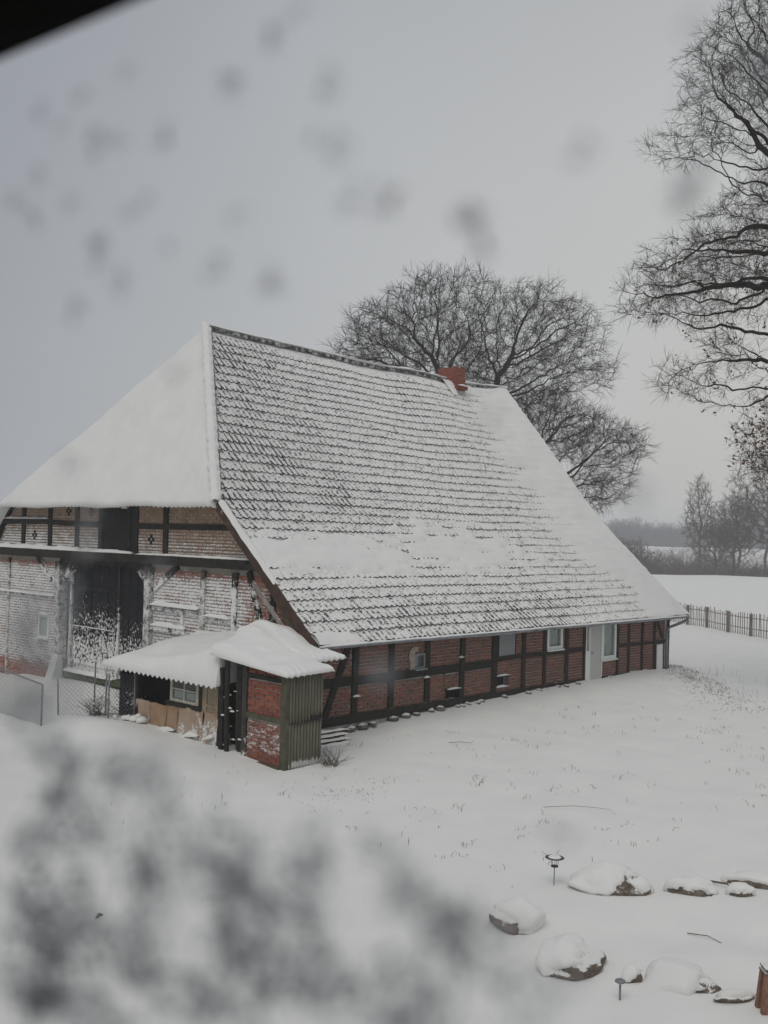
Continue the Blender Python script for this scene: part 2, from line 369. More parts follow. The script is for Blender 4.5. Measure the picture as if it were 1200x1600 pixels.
# --- walls
def poly_prism(mb, pts, x0, x1, axis='x', mi=0):
    i = len(mb.v); n = len(pts)
    for xx in (x0, x1):
        for a, z in pts: mb.v.append((xx, a, z) if axis == 'x' else (a, xx, z))
    mb.f.append(tuple(range(i, i + n))); mb.f.append(tuple(range(i + 2 * n - 1, i + n - 1, -1)))
    for k in range(n): mb.f.append((i + k, i + n + k, i + n + (k + 1) % n, i + (k + 1) % n))
    mb.m += [mi] * (n + 2)
mb = MB()
OPEN = [(3.1, 3.47, 1.19, 1.55), (4.24, 4.76, 0.36, 0.62), (6.18, 6.75, 0.5, 0.77), (6.30, 7.02, 1.26, 2.1), (8.45, 9.24, 1.27, 2.1), (10.36, 11.26, -1, 2.1), (11.2, 12.12, 0.79, 2.1)]
xs = sorted({0.0, L - 0.05} | {v for o in OPEN for v in o[:2]})
for a, b in zip(xs[:-1], xs[1:]):                              # mortar wall pieced round the openings
    cuts = sorted([o[2:] for o in OPEN if o[0] < (a + b) / 2 < o[1]]); z = -0.25
    for c0, c1 in cuts:
        if c0 > z: mb.box(a, b, 0.03, 0.24, z, c0)
        z = max(z, c1)
    if z < 2.04: mb.box(a, b, 0.03, 0.24, z, 2.05)
mb.build('wall', M_MORTAR, house)
mb = MB()
poly_prism(mb, [(0.03, -0.25), (6.05, -0.25), (6.05, 3.4), (1.66, 3.4), (0.03, 2.0)], 0.03, 0.25)
poly_prism(mb, [(10.25, -0.5), (W, -0.5), (W, 2.0), (14.35, 3.4), (10.25, 3.4)], 0.03, 0.25)
poly_prism(mb, [(1.66, 3.4), (14.35, 3.4), (13.1, 4.9), (2.95, 4.9)], 0.03, 0.25)
gw = mb.build('wall', M_MORTAR_G, house); gw['label'] = 'gable wall plastered with wind-blown snow'
mb = MB()
poly_prism(mb, [(0.0, -0.3), (W, -0.3), (W, 2.0), (13.2, 4.8), (6.98, 9.6), (2.9, 4.75), (0.0, 2.0)], L - 0.04, L - 0.28)
mb.box(0, L - 0.3, W - 0.2, W, -0.3, 2.0)
mb.build('wall', M_MORTAR, house)
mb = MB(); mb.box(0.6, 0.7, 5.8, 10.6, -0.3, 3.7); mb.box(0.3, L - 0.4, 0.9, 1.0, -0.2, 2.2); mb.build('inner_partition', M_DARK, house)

BR = []   # bricks: (plane, u0, u1, z0, z1, face, material)
def lay(plane, u0, u1, z0, z1, mat, holes=(), inside=None, seed=0, face=0.008, h=0.060, j=0.017, ln=0.237):
    rg = random.Random(seed); z = z0; k = 0
    while z + h * 0.6 < z1:
        zz = min(z + h, z1); u = u0 - rg.uniform(0, 0.03) - (ln / 2 if k % 2 else 0)
        while u < u1:
            a, b = max(u, u0), min(u + ln, u1); segs = [(a, b)]
            for o in holes:
                if o[2] < (z + zz) / 2 < o[3]:
                    ns = []
                    for p, q in segs:
                        if q <= o[0] or p >= o[1]: ns.append((p, q)); continue
                        if p < o[0]: ns.append((p, o[0]))
                        if q > o[1]: ns.append((o[1], q))
                    segs = ns
            for p, q in segs:
                if q - p > 0.035 and (inside is None or inside((p + q) / 2, (z + zz) / 2)):
                    dz = rg.uniform(-0.003, 0.003)
                    BR.append((plane, p, q, z + dz, zz + dz, face + rg.uniform(-0.008, 0.005), mat))
            u += ln + j
        z += h + j; k += 1
# front wall panels (left, right, bottom, top)
PX = [(0.05, 0.2), (1.15, 0.17), (2.30, 0.17), (3.54, 0.17), (4.82, 0.17), (6.12, 0.2), (7.38, 0.15), (8.36, 0.13), (9.42, 0.15), (10.33, 0.1), (12.16, 0.1), (12.82, 0.09), (13.62, 0.09), (14.40, 0.10), (15.28, 0.15)]
def rail_z(x): return (1.0, 1.21) if x < 6.1 else ((1.14, 1.27) if x < 11 else (1.11, 1.21))
for (xa, wa), (xb, wb) in zip(PX[:-1], PX[1:]):
    a, b = xa + wa / 2, xb - wb / 2; rz = rail_z((a + b) / 2)
    lay('y', a, b, 0.30, rz[0], M_BRICK, OPEN, seed=int(xa * 100)); lay('y', a, b, rz[1] + 0.004, 2.02, M_BRICK, OPEN, seed=int(xa * 100) + 1)
# gable
def under_roof(y, z):
    if z < 3.4: return z < 2.0 + (y) * 0.84 - 0.1 and z < 2.0 + (W - y) * 0.84 - 0.1
    return y > 1.9 + (z - 3.4) * 0.86 and y < 14.2 - (z - 3.4) * 0.8
GH = [(10.85, 11.45, 1.1, 1.76)]
lay('x', 0.0, 5.85, 0.02, 3.26, M_BRICK_G, (), under_roof, 11)
lay('x', 10.42, 14.6, -0.442, 3.26, M_BRICK_G, GH, under_roof, 12)
lay('x', 1.8, 6.72, 3.639, 4.9, M_BRICK_U, (), under_roof, 13); lay('x', 8.24, 14.3, 3.639, 4.9, M_BRICK_U, (), under_roof, 14)
def brick_dims(b):
    pl, u0, u1, z0, z1, f, m = b
    c = ((u0 + u1) / 2, f + 0.03, (z0 + z1) / 2) if pl == 'y' else (f + 0.03, (u0 + u1) / 2, (z0 + z1) / 2)
    h = ((u1 - u0) / 2, 0.03, (z1 - z0) / 2) if pl == 'y' else (0.03, (u1 - u0) / 2, (z1 - z0) / 2)
    return c, h
UNIT = {}
def unit_brick(m):
    if m.name not in UNIT:
        b = MB(); b.box(-1, 1, -1, 1, -1, 1); UNIT[m.name] = b.mesh('brick', m)
    return UNIT[m.name]
def put_bricks(bricks, parent, limit, seen=None):
    """the nearest ones as bricks of their own, the others joined"""
    def key(b):
        c, h = brick_dims(b); return (Vector(c) - CAM).length / max(0.02, (b[2] - b[1])) * 0.24 + (0 if seen is None or seen(c) else 1000)
    bricks = sorted(bricks, key=key); rest = {}
    for k, b in enumerate(bricks):
        c, h = brick_dims(b)
        if k < limit:
            o = link('brick', unit_brick(b[6]), parent); o.location = c; o.scale = h
        else: rest.setdefault(b[6].name, (b[6], MB()))[1].box(c[0] - h[0], c[0] + h[0], c[1] - h[1], c[1] + h[1], c[2] - h[2], c[2] + h[2])
    for m, r in rest.values(): tag(r.build('brickwork', m, parent), kind='stuff')
# the corner behind the sheds cannot be seen
put_bricks(BR, house, 300, lambda c: c[2] > 0.3 and (c[1] < 0.3 and c[0] > 0.35 or c[0] < 0.3 and c[2] > 2.35 - 0.1 * c[1]) and c[1] < 9)

# --- timber frame, each timber its own piece
TR = random.Random(3)
def timber(p, q, w, d, up, mat, name='timber', jit=0.05):
    ln = (Vector(q) - Vector(p)).length
    return MB().beam(p, q, w, d, up, jit=jit, seg=max(1, int(ln / 0.5)), rng=TR).build(name, mat, house)
YF = 0.055
for x, w in PX: timber((x + TR.uniform(-.015, .02), YF, 0.3), (x + TR.uniform(0.0, .05), YF, 2.04), w, 0.16, (0, 1, 0), M_TIMBER, 'post')
timber((1.0, YF - 0.004, 1.98), (0.30, YF - 0.004, 0.40), 0.16, 0.15, (0, 1, 0), M_TIMBER, 'brace')
timber((14.48, YF - 0.004, 1.95), (14.92, YF - 0.004, 1.25), 0.09, 0.15, (0, 1, 0), M_TIMBER, 'brace')
for (xa, wa), (xb, wb) in zip(PX[:-1], PX[1:]):
    a, b = xa + wa / 2 - 0.01, xb - wb / 2 + 0.01; rz = rail_z((a + b) / 2)
    if 10.3 < a < 12: continue
    timber((a, YF + 0.012, (rz[0] + rz[1]) / 2), (b, YF + 0.012, (rz[0] + rz[1]) / 2 + TR.uniform(-.015, .015)), 0.15, rz[1] - rz[0], (0, 0, 1), M_TIMBER, 'rail')
timber((-0.05, YF + 0.006, 0.31), (6.2, YF + 0.006, 0.31), 0.2, 0.19, (0, 0, 1), M_TIMBER, 'sill')
timber((6.2, YF + 0.006, 0.32), (10.34, YF + 0.006, 0.31), 0.2, 0.14, (0, 0, 1), M_TIMBER, 'sill')
timber((11.26, YF + 0.006, 0.30), (15.36, YF + 0.006, 0.27), 0.2, 0.12, (0, 0, 1), M_TIMBER, 'sill')
timber((4.2, YF + 0.02, 0.4), (4.2, YF + 0.02, 1.0), 0.05, 0.12, (0, 1, 0), M_TIMBER, 'post')
timber((-0.1, YF + 0.006, 1.96), (L + 0.05, YF + 0.006, 1.96), 0.2, 0.16, (0, 0, 1), M_TIMBER, 'wall_plate')
def yz_t(y0, z0, y1, z1, w, mat, name, x=0.045, d=0.17): return timber((x, y0, z0), (x, y1, z1), w, d, (1, 0, 0), mat, name)
yz_t(1.75, 3.49, 14.4, 3.49, 0.22, M_TIMBER_G, 'beam', x=-0.02, d=0.3); yz_t(6.0, 3.33, 10.3, 3.33, 0.14, M_TIMBER_G, 'lintel', x=0.06, d=0.2)
for y in (12.47, 10.95, 9.50, 8.30, 6.66, 5.38): yz_t(y, 3.62, y + 0.02, 4.95, 0.17, M_TIMBER_G, 'post')
yz_t(2.5, 4.31, 6.6, 4.30, 0.14, M_TIMBER_G, 'rail', x=0.05); yz_t(8.4, 4.32, 10.9, 4.36, 0.14, M_TIMBER_G, 'rail', x=0.05); yz_t(11.0, 4.38, 14.0, 4.36, 0.15, M_TIMBER_G, 'rail', x=0.05)
yz_t(3.05, 4.9, 0.05, 2.2, 0.22, M_TIMBER_G, 'rafter', x=0.02); yz_t(13.2, 4.9, 16.0, 2.3, 0.22, M_TIMBER_G, 'rafter', x=0.02)
yz_t(5.97, 0.2, 6.0, 3.3, 0.25, M_POST_SNOW, 'door_post', x=0.02, d=0.24); yz_t(10.22, 0.1, 10.36, 3.3, 0.25, M_POST_SNOW, 'door_post', x=0.02, d=0.24)
yz_t(5.80, 2.78, 4.85, 3.36, 0.15, M_TIMBER_G, 'brace'); yz_t(11.62, 3.38, 10.55, 2.62, 0.13, M_TIMBER_G, 'brace')
yz_t(6.05, 2.85, 6.75, 3.35, 0.13, M_TIMBER_G, 'brace', x=0.08); yz_t(10.2, 2.8, 9.6, 3.3, 0.13, M_TIMBER_G, 'brace', x=0.08)
yz_t(3.83, 0.2, 3.84, 3.3, 0.17, M_POST_SNOW, 'post'); yz_t(2.66, 0.2, 2.67, 3.3, 0.17, M_TIMBER_G, 'post'); yz_t(2.2, 3.35, 1.72, 2.2, 0.15, M_TIMBER_G, 'brace'); yz_t(1.35, 0.2, 1.36, 2.9, 0.16, M_TIMBER_G, 'post')
yz_t(13.25, -0.3, 13.26, 3.3, 0.08, M_POST_SNOW, 'post'); yz_t(10.5, 2.27, 14.6, 2.27, 0.09, M_POST_SNOW, 'rail', x=0.05); yz_t(5.84, 2.33, 3.93, 2.28, 0.12, M_POST_SNOW, 'rail', x=0.04)
yz_t(3.74, 2.22, 2.76, 2.20, 0.12, M_POST_SNOW, 'rail', x=0.03); yz_t(4.62, 1.7, 4.62, 2.25, 0.1, M_TIMBER_G, 'post', x=0.05); yz_t(5.8, 1.85, 4.4, 1.83, 0.12, M_TIMBER_G, 'rail', x=-0.02)
# rosettes of dark bricks in the upper gable
for y, z in ((10.0, 4.68), (8.82, 4.66), (6.02, 3.98), (11.85, 4.0)):
    mb = MB()
    for dy, dz in ((0.085, 0), (-0.085, 0), (0, 0.085), (0, -0.085)): mb.box(-0.012, 0.02, y + dy - 0.04, y + dy + 0.04, z + dz - 0.04, z + dz + 0.04)
    mb.build('rosette', M_TIMBER, house)
# snow lodged on the gable's ledges
def snow_strip(p, q, w, h, name='ledge_snow', parent=None, lump=0.5, seed=0):
    p, q = Vector(p), Vector(q); n = max(6, int((q - p).length / 0.09)); a = (q - p).normalized(); r = a.cross(Vector((0, 0, 1))).normalized(); P = []
    for i in range(n + 1):
        c = p.lerp(q, i / n); e = min(1, i / 2, (n - i) / 2)
        hh = h * (0.25 + e * (1 + lump * fbm(i * 0.23, seed * 3.1, 0.0, 3))) ; ww = w * (0.8 + 0.35 * lump * fbm(i * 0.31, seed * 1.7, 4.0, 3)); hh = max(hh, 0.006)
        P.append([c + r * (ww * math.cos(t)) + Vector((0, 0, hh * math.sin(t) - 0.01)) for t in [math.pi * k / 6 for k in range(7)]])
    return MB().grid(P).build(name, M_SNOW, parent, True)
snow_strip((-0.06, 1.9, 3.61), (-0.06, 6.5, 3.61), 0.09, 0.04, parent=house, seed=1); snow_strip((-0.06, 6.7, 3.61), (-0.06, 9.2, 3.61), 0.10, 0.07, parent=house, seed=2); snow_strip((-0.06, 9.2, 3.61), (-0.06, 14.2, 3.61), 0.11, 0.10, parent=house, seed=3)
snow_strip((-0.03, 3.95, 2.39), (-0.03, 5.85, 2.40), 0.1, 0.09, parent=house, seed=4); snow_strip((-0.03, 2.78, 2.26), (-0.03, 3.72, 2.28), 0.08, 0.06, parent=house, seed=5); snow_strip((-0.05, 10.5, 2.32), (-0.05, 14.4, 2.32), 0.07, 0.04, parent=house, seed=6)
snow_strip((-0.06, 4.4, 1.9), (-0.06, 5.8, 1.91), 0.09, 0.08, parent=house, seed=7); snow_strip((-0.03, 11.0, 4.46), (-0.03, 13.8, 4.46), 0.06, 0.04, parent=house, seed=8)

# --- barn gate: two boarded leaves set back between the posts
gate = MB().beam((0.17, 6.1, 0.26), (0.17, 10.2, 0.24), 0.25, 0.16, (0, 0, 1), jit=0.08, seg=8).build('gate', snowy('threshold', (0.05, 0.06, 0.02, 1), (0.10, 0.12, 0.035, 1), bias=-1.0, top=0.5, cscale=8), house)
gate['label'] = 'black double barn gate spattered with blown snow'
rg = random.Random(5); y = 6.1
while y < 10.12:
    w = rg.uniform(0.17, 0.23); w = min(w, 10.15 - y)
    if abs(y - 7.55) < 0.12: y = 7.56
    x = 0.16 + rg.uniform(-0.008, 0.008)
    MB().box(x, x + 0.03, y + 0.004, y + w - 0.004, 0.36, 3.3).build('plank', M_GATE, gate); y += w
for z in (0.62, 1.52, 2.6): MB().box(0.118, 0.152, 7.62, 9.9, z - 0.06, z + 0.06).build('ledge', M_GATE, gate)
MB().box(0.105, 0.15, 7.52, 7.60, 0.36, 3.25).build('meeting_strip', snowy('strip', (0.02, 0.02, 0.02, 1), (0.05, 0.05, 0.05, 1), bias=0.0, nscale=9, zg=(1.5, 3.0, 0.2, -0.8)), gate)
MB().box(0.10, 0.15, 9.86, 9.98, 0.36, 3.2).build('stile', M_POST_SNOW, gate)
snow_strip((0.10, 7.62, 0.33), (0.10, 10.1, 0.33), 0.14, 0.07, parent=gate, seed=9); snow_strip((0.11, 7.7, 1.57), (0.11, 9.85, 1.58), 0.03, 0.015, parent=gate, seed=10)
mb = MB(); mb.hexa([(-0.35, 10.05, -0.1), (-0.35, 10.45, -0.1), (0.0, 10.45, -0.1), (0.0, 10.05, -0.1), (-0.12, 10.1, 0.75), (-0.12, 10.4, 0.75), (0.0, 10.4, 0.75), (0.0, 10.1, 0.75)]); mb.build('wheel_guard_stone', snowy('guard_stone', (0.2, 0.19, 0.17, 1), (0.3, 0.28, 0.26, 1), bias=0.6), house)
# loft door
ld = MB().box(0.02, 0.05, 6.75, 8.22, 3.63, 4.9).build('loft_door', M_LOFT, house)
for k in range(7): MB().box(0.0, 0.022, 6.95 + k * 0.155, 6.95 + k * 0.155 + 0.147, 3.68, 4.85).build('plank', M_LOFT, ld)
MB().box(-0.02, 0.0, 6.95, 8.03, 4.02, 4.1).build('ledge', M_LOFT, ld); MB().box(-0.02, 0.0, 6.95, 8.03, 4.55, 4.63).build('ledge', M_LOFT, ld); MB().box(-0.03, 0.02, 7.1, 7.35, 4.74, 4.86).build('paper_scrap', M_WHITE, ld)
# small gable window
gwn = MB().box(0.04, 0.06, 10.85, 11.45, 1.1, 1.76).build('window', M_DARK, house)
mb = MB(); mb.box(-0.02, 0.06, 10.85, 10.92, 1.08, 1.78); mb.box(-0.02, 0.06, 11.38, 11.45, 1.08, 1.78); mb.box(-0.02, 0.06, 10.92, 11.38, 1.69, 1.78); mb.box(-0.03, 0.06, 10.92, 11.38, 1.08, 1.17);
mb.build('frame', snowy('snowy_frame', (0.35, 0.34, 0.32, 1), (0.5, 0.49, 0.46, 1), bias=0.4), gwn)
MB().box(0.018, 0.022, 10.92, 11.38, 1.17, 1.69).build('pane', M_GLASS, gwn)
snow_strip((-0.04, 10.85, 1.78), (-0.04, 11.45, 1.78), 0.06, 0.05, parent=gwn, seed=12); snow_strip((-0.06, 10.85, 1.1), (-0.06, 11.45, 1.1), 0.07, 0.05, parent=gwn, seed=13)

# --- openings of the long wall
def window(x0, x1, z0, z1, label, fw, mat, y=0.0, bars=(), curtain=True, back=None):
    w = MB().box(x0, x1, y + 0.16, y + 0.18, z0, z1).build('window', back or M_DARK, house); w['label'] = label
    mb = MB(); mb.box(x0, x0 + fw, y - 0.01, y + 0.06, z0, z1); mb.box(x1 - fw, x1, y - 0.01, y + 0.06, z0, z1); mb.box(x0 + fw, x1 - fw, y - 0.01, y + 0.06, z1 - fw, z1); mb.box(x0 + fw, x1 - fw, y - 0.01, y + 0.06, z0, z0 + fw)
    for b in bars: mb.box(b - 0.02, b + 0.02, y, y + 0.05, z0 + fw, z1 - fw)
    mb.build('frame', mat, w); MB().box(x0 - 0.03, x1 + 0.03, y - 0.06, y + 0.03, z0 - 0.035, z0 + 0.002).build('sill', mat, w)
    if curtain:
        P = []
        for i in range(29):
            u = i / 28; P.append([Vector((x0 + fw + u * (x1 - x0 - 2 * fw), y + 0.10 + 0.018 * math.sin(u * 40 + (z0 + (z1 - z0) * v / 5) * 3), z0 + fw + (z1 - z0 - 2 * fw) * v / 5)) for v in range(6)])
        MB().grid(P).build('curtain', M_CURTAIN, w, True)
    MB().box(x0 + fw, x1 - fw, y + 0.025, y + 0.031, z0 + fw, z1 - fw).build('pane', M_GLASS, w)
    return w
window(8.47, 9.22, 1.28, 1.96, 'white framed window with a net curtain', 0.09, M_WHITE)
window(11.29, 12.09, 0.82, 1.98, 'tall white framed window beside the grey door', 0.10, M_WHITE)
w = window(3.11, 3.46, 1.2, 1.54, 'tiny dark window hole with crumbling plaster', 0.04, M_BOARDGREY, curtain=False); MB().box(3.15, 3.30, 0.06, 0.075, 1.24, 1.5).build('shutter_board', M_BOARDGREY, w)
mb = MB(); poly_prism(mb, [(2.93, 1.2), (3.1, 1.2), (3.1, 1.58), (3.2, 1.6), (3.22, 1.7), (3.05, 1.72), (2.94, 1.66), (2.88, 1.5), (2.93, 1.4)], -0.012, 0.03, 'y'); mb.build('plaster_patch', M_PLASTER, house)
bw = MB().box(6.31, 7.01, 0.0, 0.05, 1.27, 1.97).build('boarded_window', M_BOARDGREY, house); mb = MB(); mb.box(6.28, 6.31, -0.012, 0.06, 1.25, 1.97); mb.box(7.01, 7.04, -0.012, 0.06, 1.25, 1.97); mb.box(6.31, 7.01, -0.012, 0.06, 1.235, 1.27); mb.build('frame', M_TIMBER, bw)
for x0, x1, z0, z1 in ((4.24, 4.76, 0.36, 0.62), (6.18, 6.75, 0.5, 0.77)):
    nb = MB().box(x0, x1, 0.17, 0.2, z0, z1).build('niche', M_DARK, house); MB().box(x0 - 0.02, x1 + 0.02, -0.04, 0.1, z1 - 0.03, z1 + 0.02).build('lintel', M_TIMBER, nb); snow_strip((x0, -0.03, z1 + 0.02), (x1, -0.03, z1 + 0.02), 0.05, 0.03, parent=nb, seed=14); snow_strip((x0, 0.02, z0), (x1, 0.02, z0), 0.07, 0.04, parent=nb, seed=15)
door = MB().box(10.63, 11.24, 0.02, 0.06, 0.26, 1.96).build('door', M_DOORGREY, house); door['label'] = 'pale grey plank door with a narrow glass slit'
for k in range(5): MB().box(10.65 + k * 0.118, 10.65 + k * 0.118 + 0.112, 0.005, 0.021, 0.28, 1.94).build('plank', M_DOORGREY, door)
mb = MB(); mb.box(10.36, 10.44, -0.02, 0.08, 0.24, 1.98); mb.box(10.57, 10.63, -0.015, 0.08, 0.24, 1.98); mb.box(11.24, 11.29, -0.02, 0.08, 0.24, 1.98); mb.box(10.44, 10.57, -0.015, 0.08, 0.24, 1.13); mb.build('frame', M_WHITE, door)
MB().box(10.44, 10.57, 0.05, 0.06, 1.13, 1.97).build('pane', M_GLASS, door); MB().box(10.72, 10.75, -0.05, 0.005, 1.05, 1.07).build('handle', M_IRON, door)
MB().box(14.5, 14.86, -0.06, -0.03, 0.2, 1.07).build('leaning_slab', M_WHITE, house)
for k, (x, z) in enumerate(((1.2, 0.78), (3.5, 0.99), (4.75, 1.36))): snow_strip((x - 0.12, -0.04, z), (x + 0.1, -0.04, z), 0.04, 0.035, parent=house, seed=20 + k)

# --- roof: deck, tiles, caps, snow
NXD = 60; P = []
for j in range(25):
    s = ST * j / 24; P.append([roof_pt(left_x(s) + (RX - left_x(s)) * i / NXD, s, -0.05)[0] for i in range(NXD + 1)])
mb = MB().grid(P)
M_UNDER = plain('roof_battens', (0.03, 0.026, 0.022, 1), (0.06, 0.05, 0.042, 1), 4, 0.9)
roof = mb.build('roof', M_UNDER, house)
BACK = [(-0.41, 13.2, 4.85), (2.24, 6.98, 9.78)]
mb = MB(); mb.quad((VX, 16.4, 1.95), (RX, 16.4, 1.95), (RX, 13.2, 4.85), (-0.41, 13.2, 4.85)); mb.quad((-0.41, 13.2, 4.85), (RX, 13.2, 4.85), (RX, 6.98, 9.74), (2.24, 6.98, 9.78)); mb.build('rear_roof_slope', M_SNOW_SOFT, house)

M_TILE = None
def tile_mat():
    t = NT('snow_dusted_tile'); x, y, z = t.xyz()
    uv = t.n('ShaderNodeUVMap'); q = t.n('ShaderNodeSeparateXYZ', None, i0=uv.outputs[0]).outputs; u, v = q[0], q[1]
    r = t.rand()
    clay = t.mix(t.rng(t.noise(3, 4), 0.3, 0.7), (0.045, 0.044, 0.048, 1), (0.085, 0.078, 0.076, 1)); clay = t.mix(t.m('MULTIPLY', r, 0.5), clay, (0.10, 0.085, 0.075, 1))
    flank = t.m('MULTIPLY', t.rng(u, 0.56, 0.66), t.rng(u, 0.86, 0.74))                 # the roll's side, swept clean by the wind
    upleft = t.m('MULTIPLY', t.rng(x, 0.5, 8.5, 1.0, 0.0), t.rng(z, 3.6, 5.2))
    low = t.m('MULTIPLY', t.rng(z, 3.3, 2.4), t.rng(x, 13.0, 7.0))
    kc = t.m('ADD', t.m('MULTIPLY', upleft, 0.48), t.m('MULTIPLY', low, 0.40)); kc = t.m('ADD', kc, 0.08)
    big = t.noise(0.9, 3, 0.5); fine = t.noise(26, 3, 0.7); mid = t.noise(7, 3, 0.6)
    kc = t.m('MULTIPLY', kc, t.rng(big, 0.3, 0.65, 1.25, 0.55))
    butt = t.rng(v, -0.3, -0.6)
    s = t.m('ADD', 0.42, t.m('MULTIPLY', t.m('SUBTRACT', fine, 0.5), 2.3)); s = t.m('ADD', s, t.m('MULTIPLY', t.m('SUBTRACT', mid, 0.5), 1.6))
    s = t.m('SUBTRACT', s, t.m('MULTIPLY', flank, kc)); s = t.m('SUBTRACT', s, t.m('MULTIPLY', butt, t.m('MULTIPLY', t.rng(x, 7.0, 12.8, 1.25, 0.15), t.rng(z, 3.2, 5.2, 0.72, 1.0))))
    s = t.m('SUBTRACT', s, t.m('MULTIPLY', t.rng(v, 0.10, 0.0), t.m('MULTIPLY', t.rng(v, -0.2, 0.0), 0.35)))
    mk = t.m('MULTIPLY', t.rng(s, -0.22, 0.30), t.m('SUBTRACT', 1.0, t.m('MULTIPLY', upleft, 0.10)))
    col = t.mix(mk, clay, SNOW)
    return t.done(col, 0.8, t.bump(t.m('ADD', mk, t.m('MULTIPLY', fine, 0.4)), 0.35, 0.012), 0.25)
M_TILE = tile_mat()
TW, TE, TL = 0.175, 0.318, 0.36
prof = [(0.0, 0.026), (0.08, 0.010), (0.2, 0.002), (0.42, 0.0), (0.58, 0.005), (0.70, 0.022), (0.81, 0.036), (0.92, 0.038), (1.06, 0.026)]
TVv, TUV = [], []
for u, h in prof: TVv.append((u * TW, 0.0, h + 0.036)); TUV.append((u, 0.0))
for u, h in prof: TVv.append((u * TW, TL, h)); TUV.append((u, 1.0))
for u, h in prof: TVv.append((u * TW, 0.004, h + 0.036 - 0.034)); TUV.append((u, -1.0))
for u, h in prof: TVv.append((u * TW, 0.0, h + 0.036)); TUV.append((u, -1.0))
TF = [(k, k + 1, k + 10, k + 9) for k in range(8)] + [(18 + k, 19 + k, 28 + k, 27 + k) for k in range(8)]
TVa = np.array(TVv); TFa = np.array(TF); TUa = np.array(TUV)
def tile_mesh(V, name, n=1):
    F = (TFa[None] + (np.arange(n) * len(TVa))[:, None, None]).reshape(-1, 4)
    me = np_mesh(name, V, F, M_TILE, False)
    uvl = me.uv_layers.new(name='UVMap'); U = np.tile(TUa, (n, 1))[F.ravel()]
    uvl.data.foreach_set('uv', U.astype(np.float32).ravel()); return me
tiles = []; tr = random.Random(21)
for j in range(33):
    s = j * TE + 0.0; x = VX
    while x < RX - 0.1:
        if x + TW * 0.75 > left_x(s + 0.2):
            p, d, n = roof_pt(x + TW / 2, s + TE / 2); d = (roof_pt(x + TW / 2, s + TE)[0] - roof_pt(x + TW / 2, s)[0]).normalized(); n = Vector((1, 0, 0)).cross(d).normalized()
            a = tr.uniform(-0.012, 0.012); ex = (Vector((1, 0, 0)) + d * a).normalized(); ey = (d - Vector((1, 0, 0)) * a).normalized(); ez = ex.cross(ey)
            o = p - ey * (TE / 2 + tr.uniform(-0.008, 0.008)) - ex * (TW / 2) + ez * tr.uniform(-0.004, 0.006)
            tiles.append((Matrix(((ex.x, ey.x, ez.x, o.x), (ex.y, ey.y, ez.y, o.y), (ex.z, ey.z, ez.z, o.z), (0, 0, 0, 1))), o))
        x += TW
# bottom courses of the hip, showing under its snow
HA, HB, HC = Vector((-0.41, 2.85, 4.83)), Vector((-0.41, 13.2, 4.83)), Vector((2.24, 6.98, 9.76))
hd = (HC - Vector((-0.41, 6.98, 4.83))).normalized(); hn = Vector((0, -1, 0)).cross(hd).normalized()
if hn.z < 0: hn = -hn
for k in range(int(10.35 / TW)):
    ex = Vector((0, -1, 0)); o = HB + ex * (k * TW) + hn * (-0.02) + hd * -0.06; ez = hn
    tiles.append((Matrix(((ex.x, hd.x, ez.x, o.x), (ex.y, hd.y, ez.y, o.y), (ex.z, hd.z, ez.z, o.z), (0, 0, 0, 1))), o))
tiles.sort(key=lambda t: (t[1] - CAM).length + (3 if t[1].z > 4.7 and t[1].x < -0.3 else 0))
tm = tile_mesh(TVa, 'roof_tile')
for M, o in tiles[:300]:
    t = link('roof_tile', tm, roof); t.matrix_world = M
rest = tiles[300:]
MM = np.array([[list(r) for r in M] for M, _ in rest]); V = np.einsum('nij,kj->nki', MM[:, :3, :3], TVa) + MM[:, None, :3, 3]
tag(link('roof_tiling', tile_mesh(V.reshape(-1, 3), 'roof_tiling', len(rest)), roof), kind='stuff')

def front_snow(x, s):
    zz = roof_pt(x, s)[0].z
    t = 0.17 * sstep(10.6, 15.2, x + 1.5 * fbm(x * 0.5, s * 1.1, 9.0, 4) - 1.2 * sstep(7.5, 10.5, s) - 0.7 * sstep(1.6, 0.2, s))
    t = max(t, 0.14 * sstep(1.15, 0.35, math.hypot((x - 2.0) / (3.6 + 0.8 * fbm(s, 3, 1, 2)), (s - 2.75 + 0.05 * x) / 0.95) + 0.40 * fbm(x * 1.3, s * 2.6, 4.0, 5)))
    t = max(t, 0.12 * sstep(1.0, 0.3, math.hypot((x - 7.0) / 4.8, (s - 2.9) / 1.5) + 0.55 * fbm(x * 1.6, s * 3.0, 8.0, 4)))
    t = max(t, 0.12 * sstep(1.0, 0.5, math.hypot((x + 0.1) / 1.9, (s + 0.1) / 0.6) + 0.2 * fbm(x * 2, s * 2, 6.0, 3)))
    e = min(1.0, max(0.0, (RX - x) / 0.25)) * min(1.0, (s + 0.06) / 0.12)
    return t * (0.75 + 0.25 * e) + 0.022 * fbm(x * 1.4, s * 3.6, 1.0, 5)
P = []; ns = 170; nxs = 260
for j in range(ns + 1):
    s = -0.03 + (ST + 0.02) * j / ns; row = []
    for i in range(nxs + 1):
        x0 = left_x(s) + 0.03; x = x0 + (RX + 0.02 - x0) * i / nxs
        row.append(roof_pt(x, s, -0.035 + front_snow(x, s) + 0.012 * abs(math.sin(math.pi * s / TE)))[0])
    P.append(row)
MB().grid(P).build('roof_snow', M_SNOW, house, True)
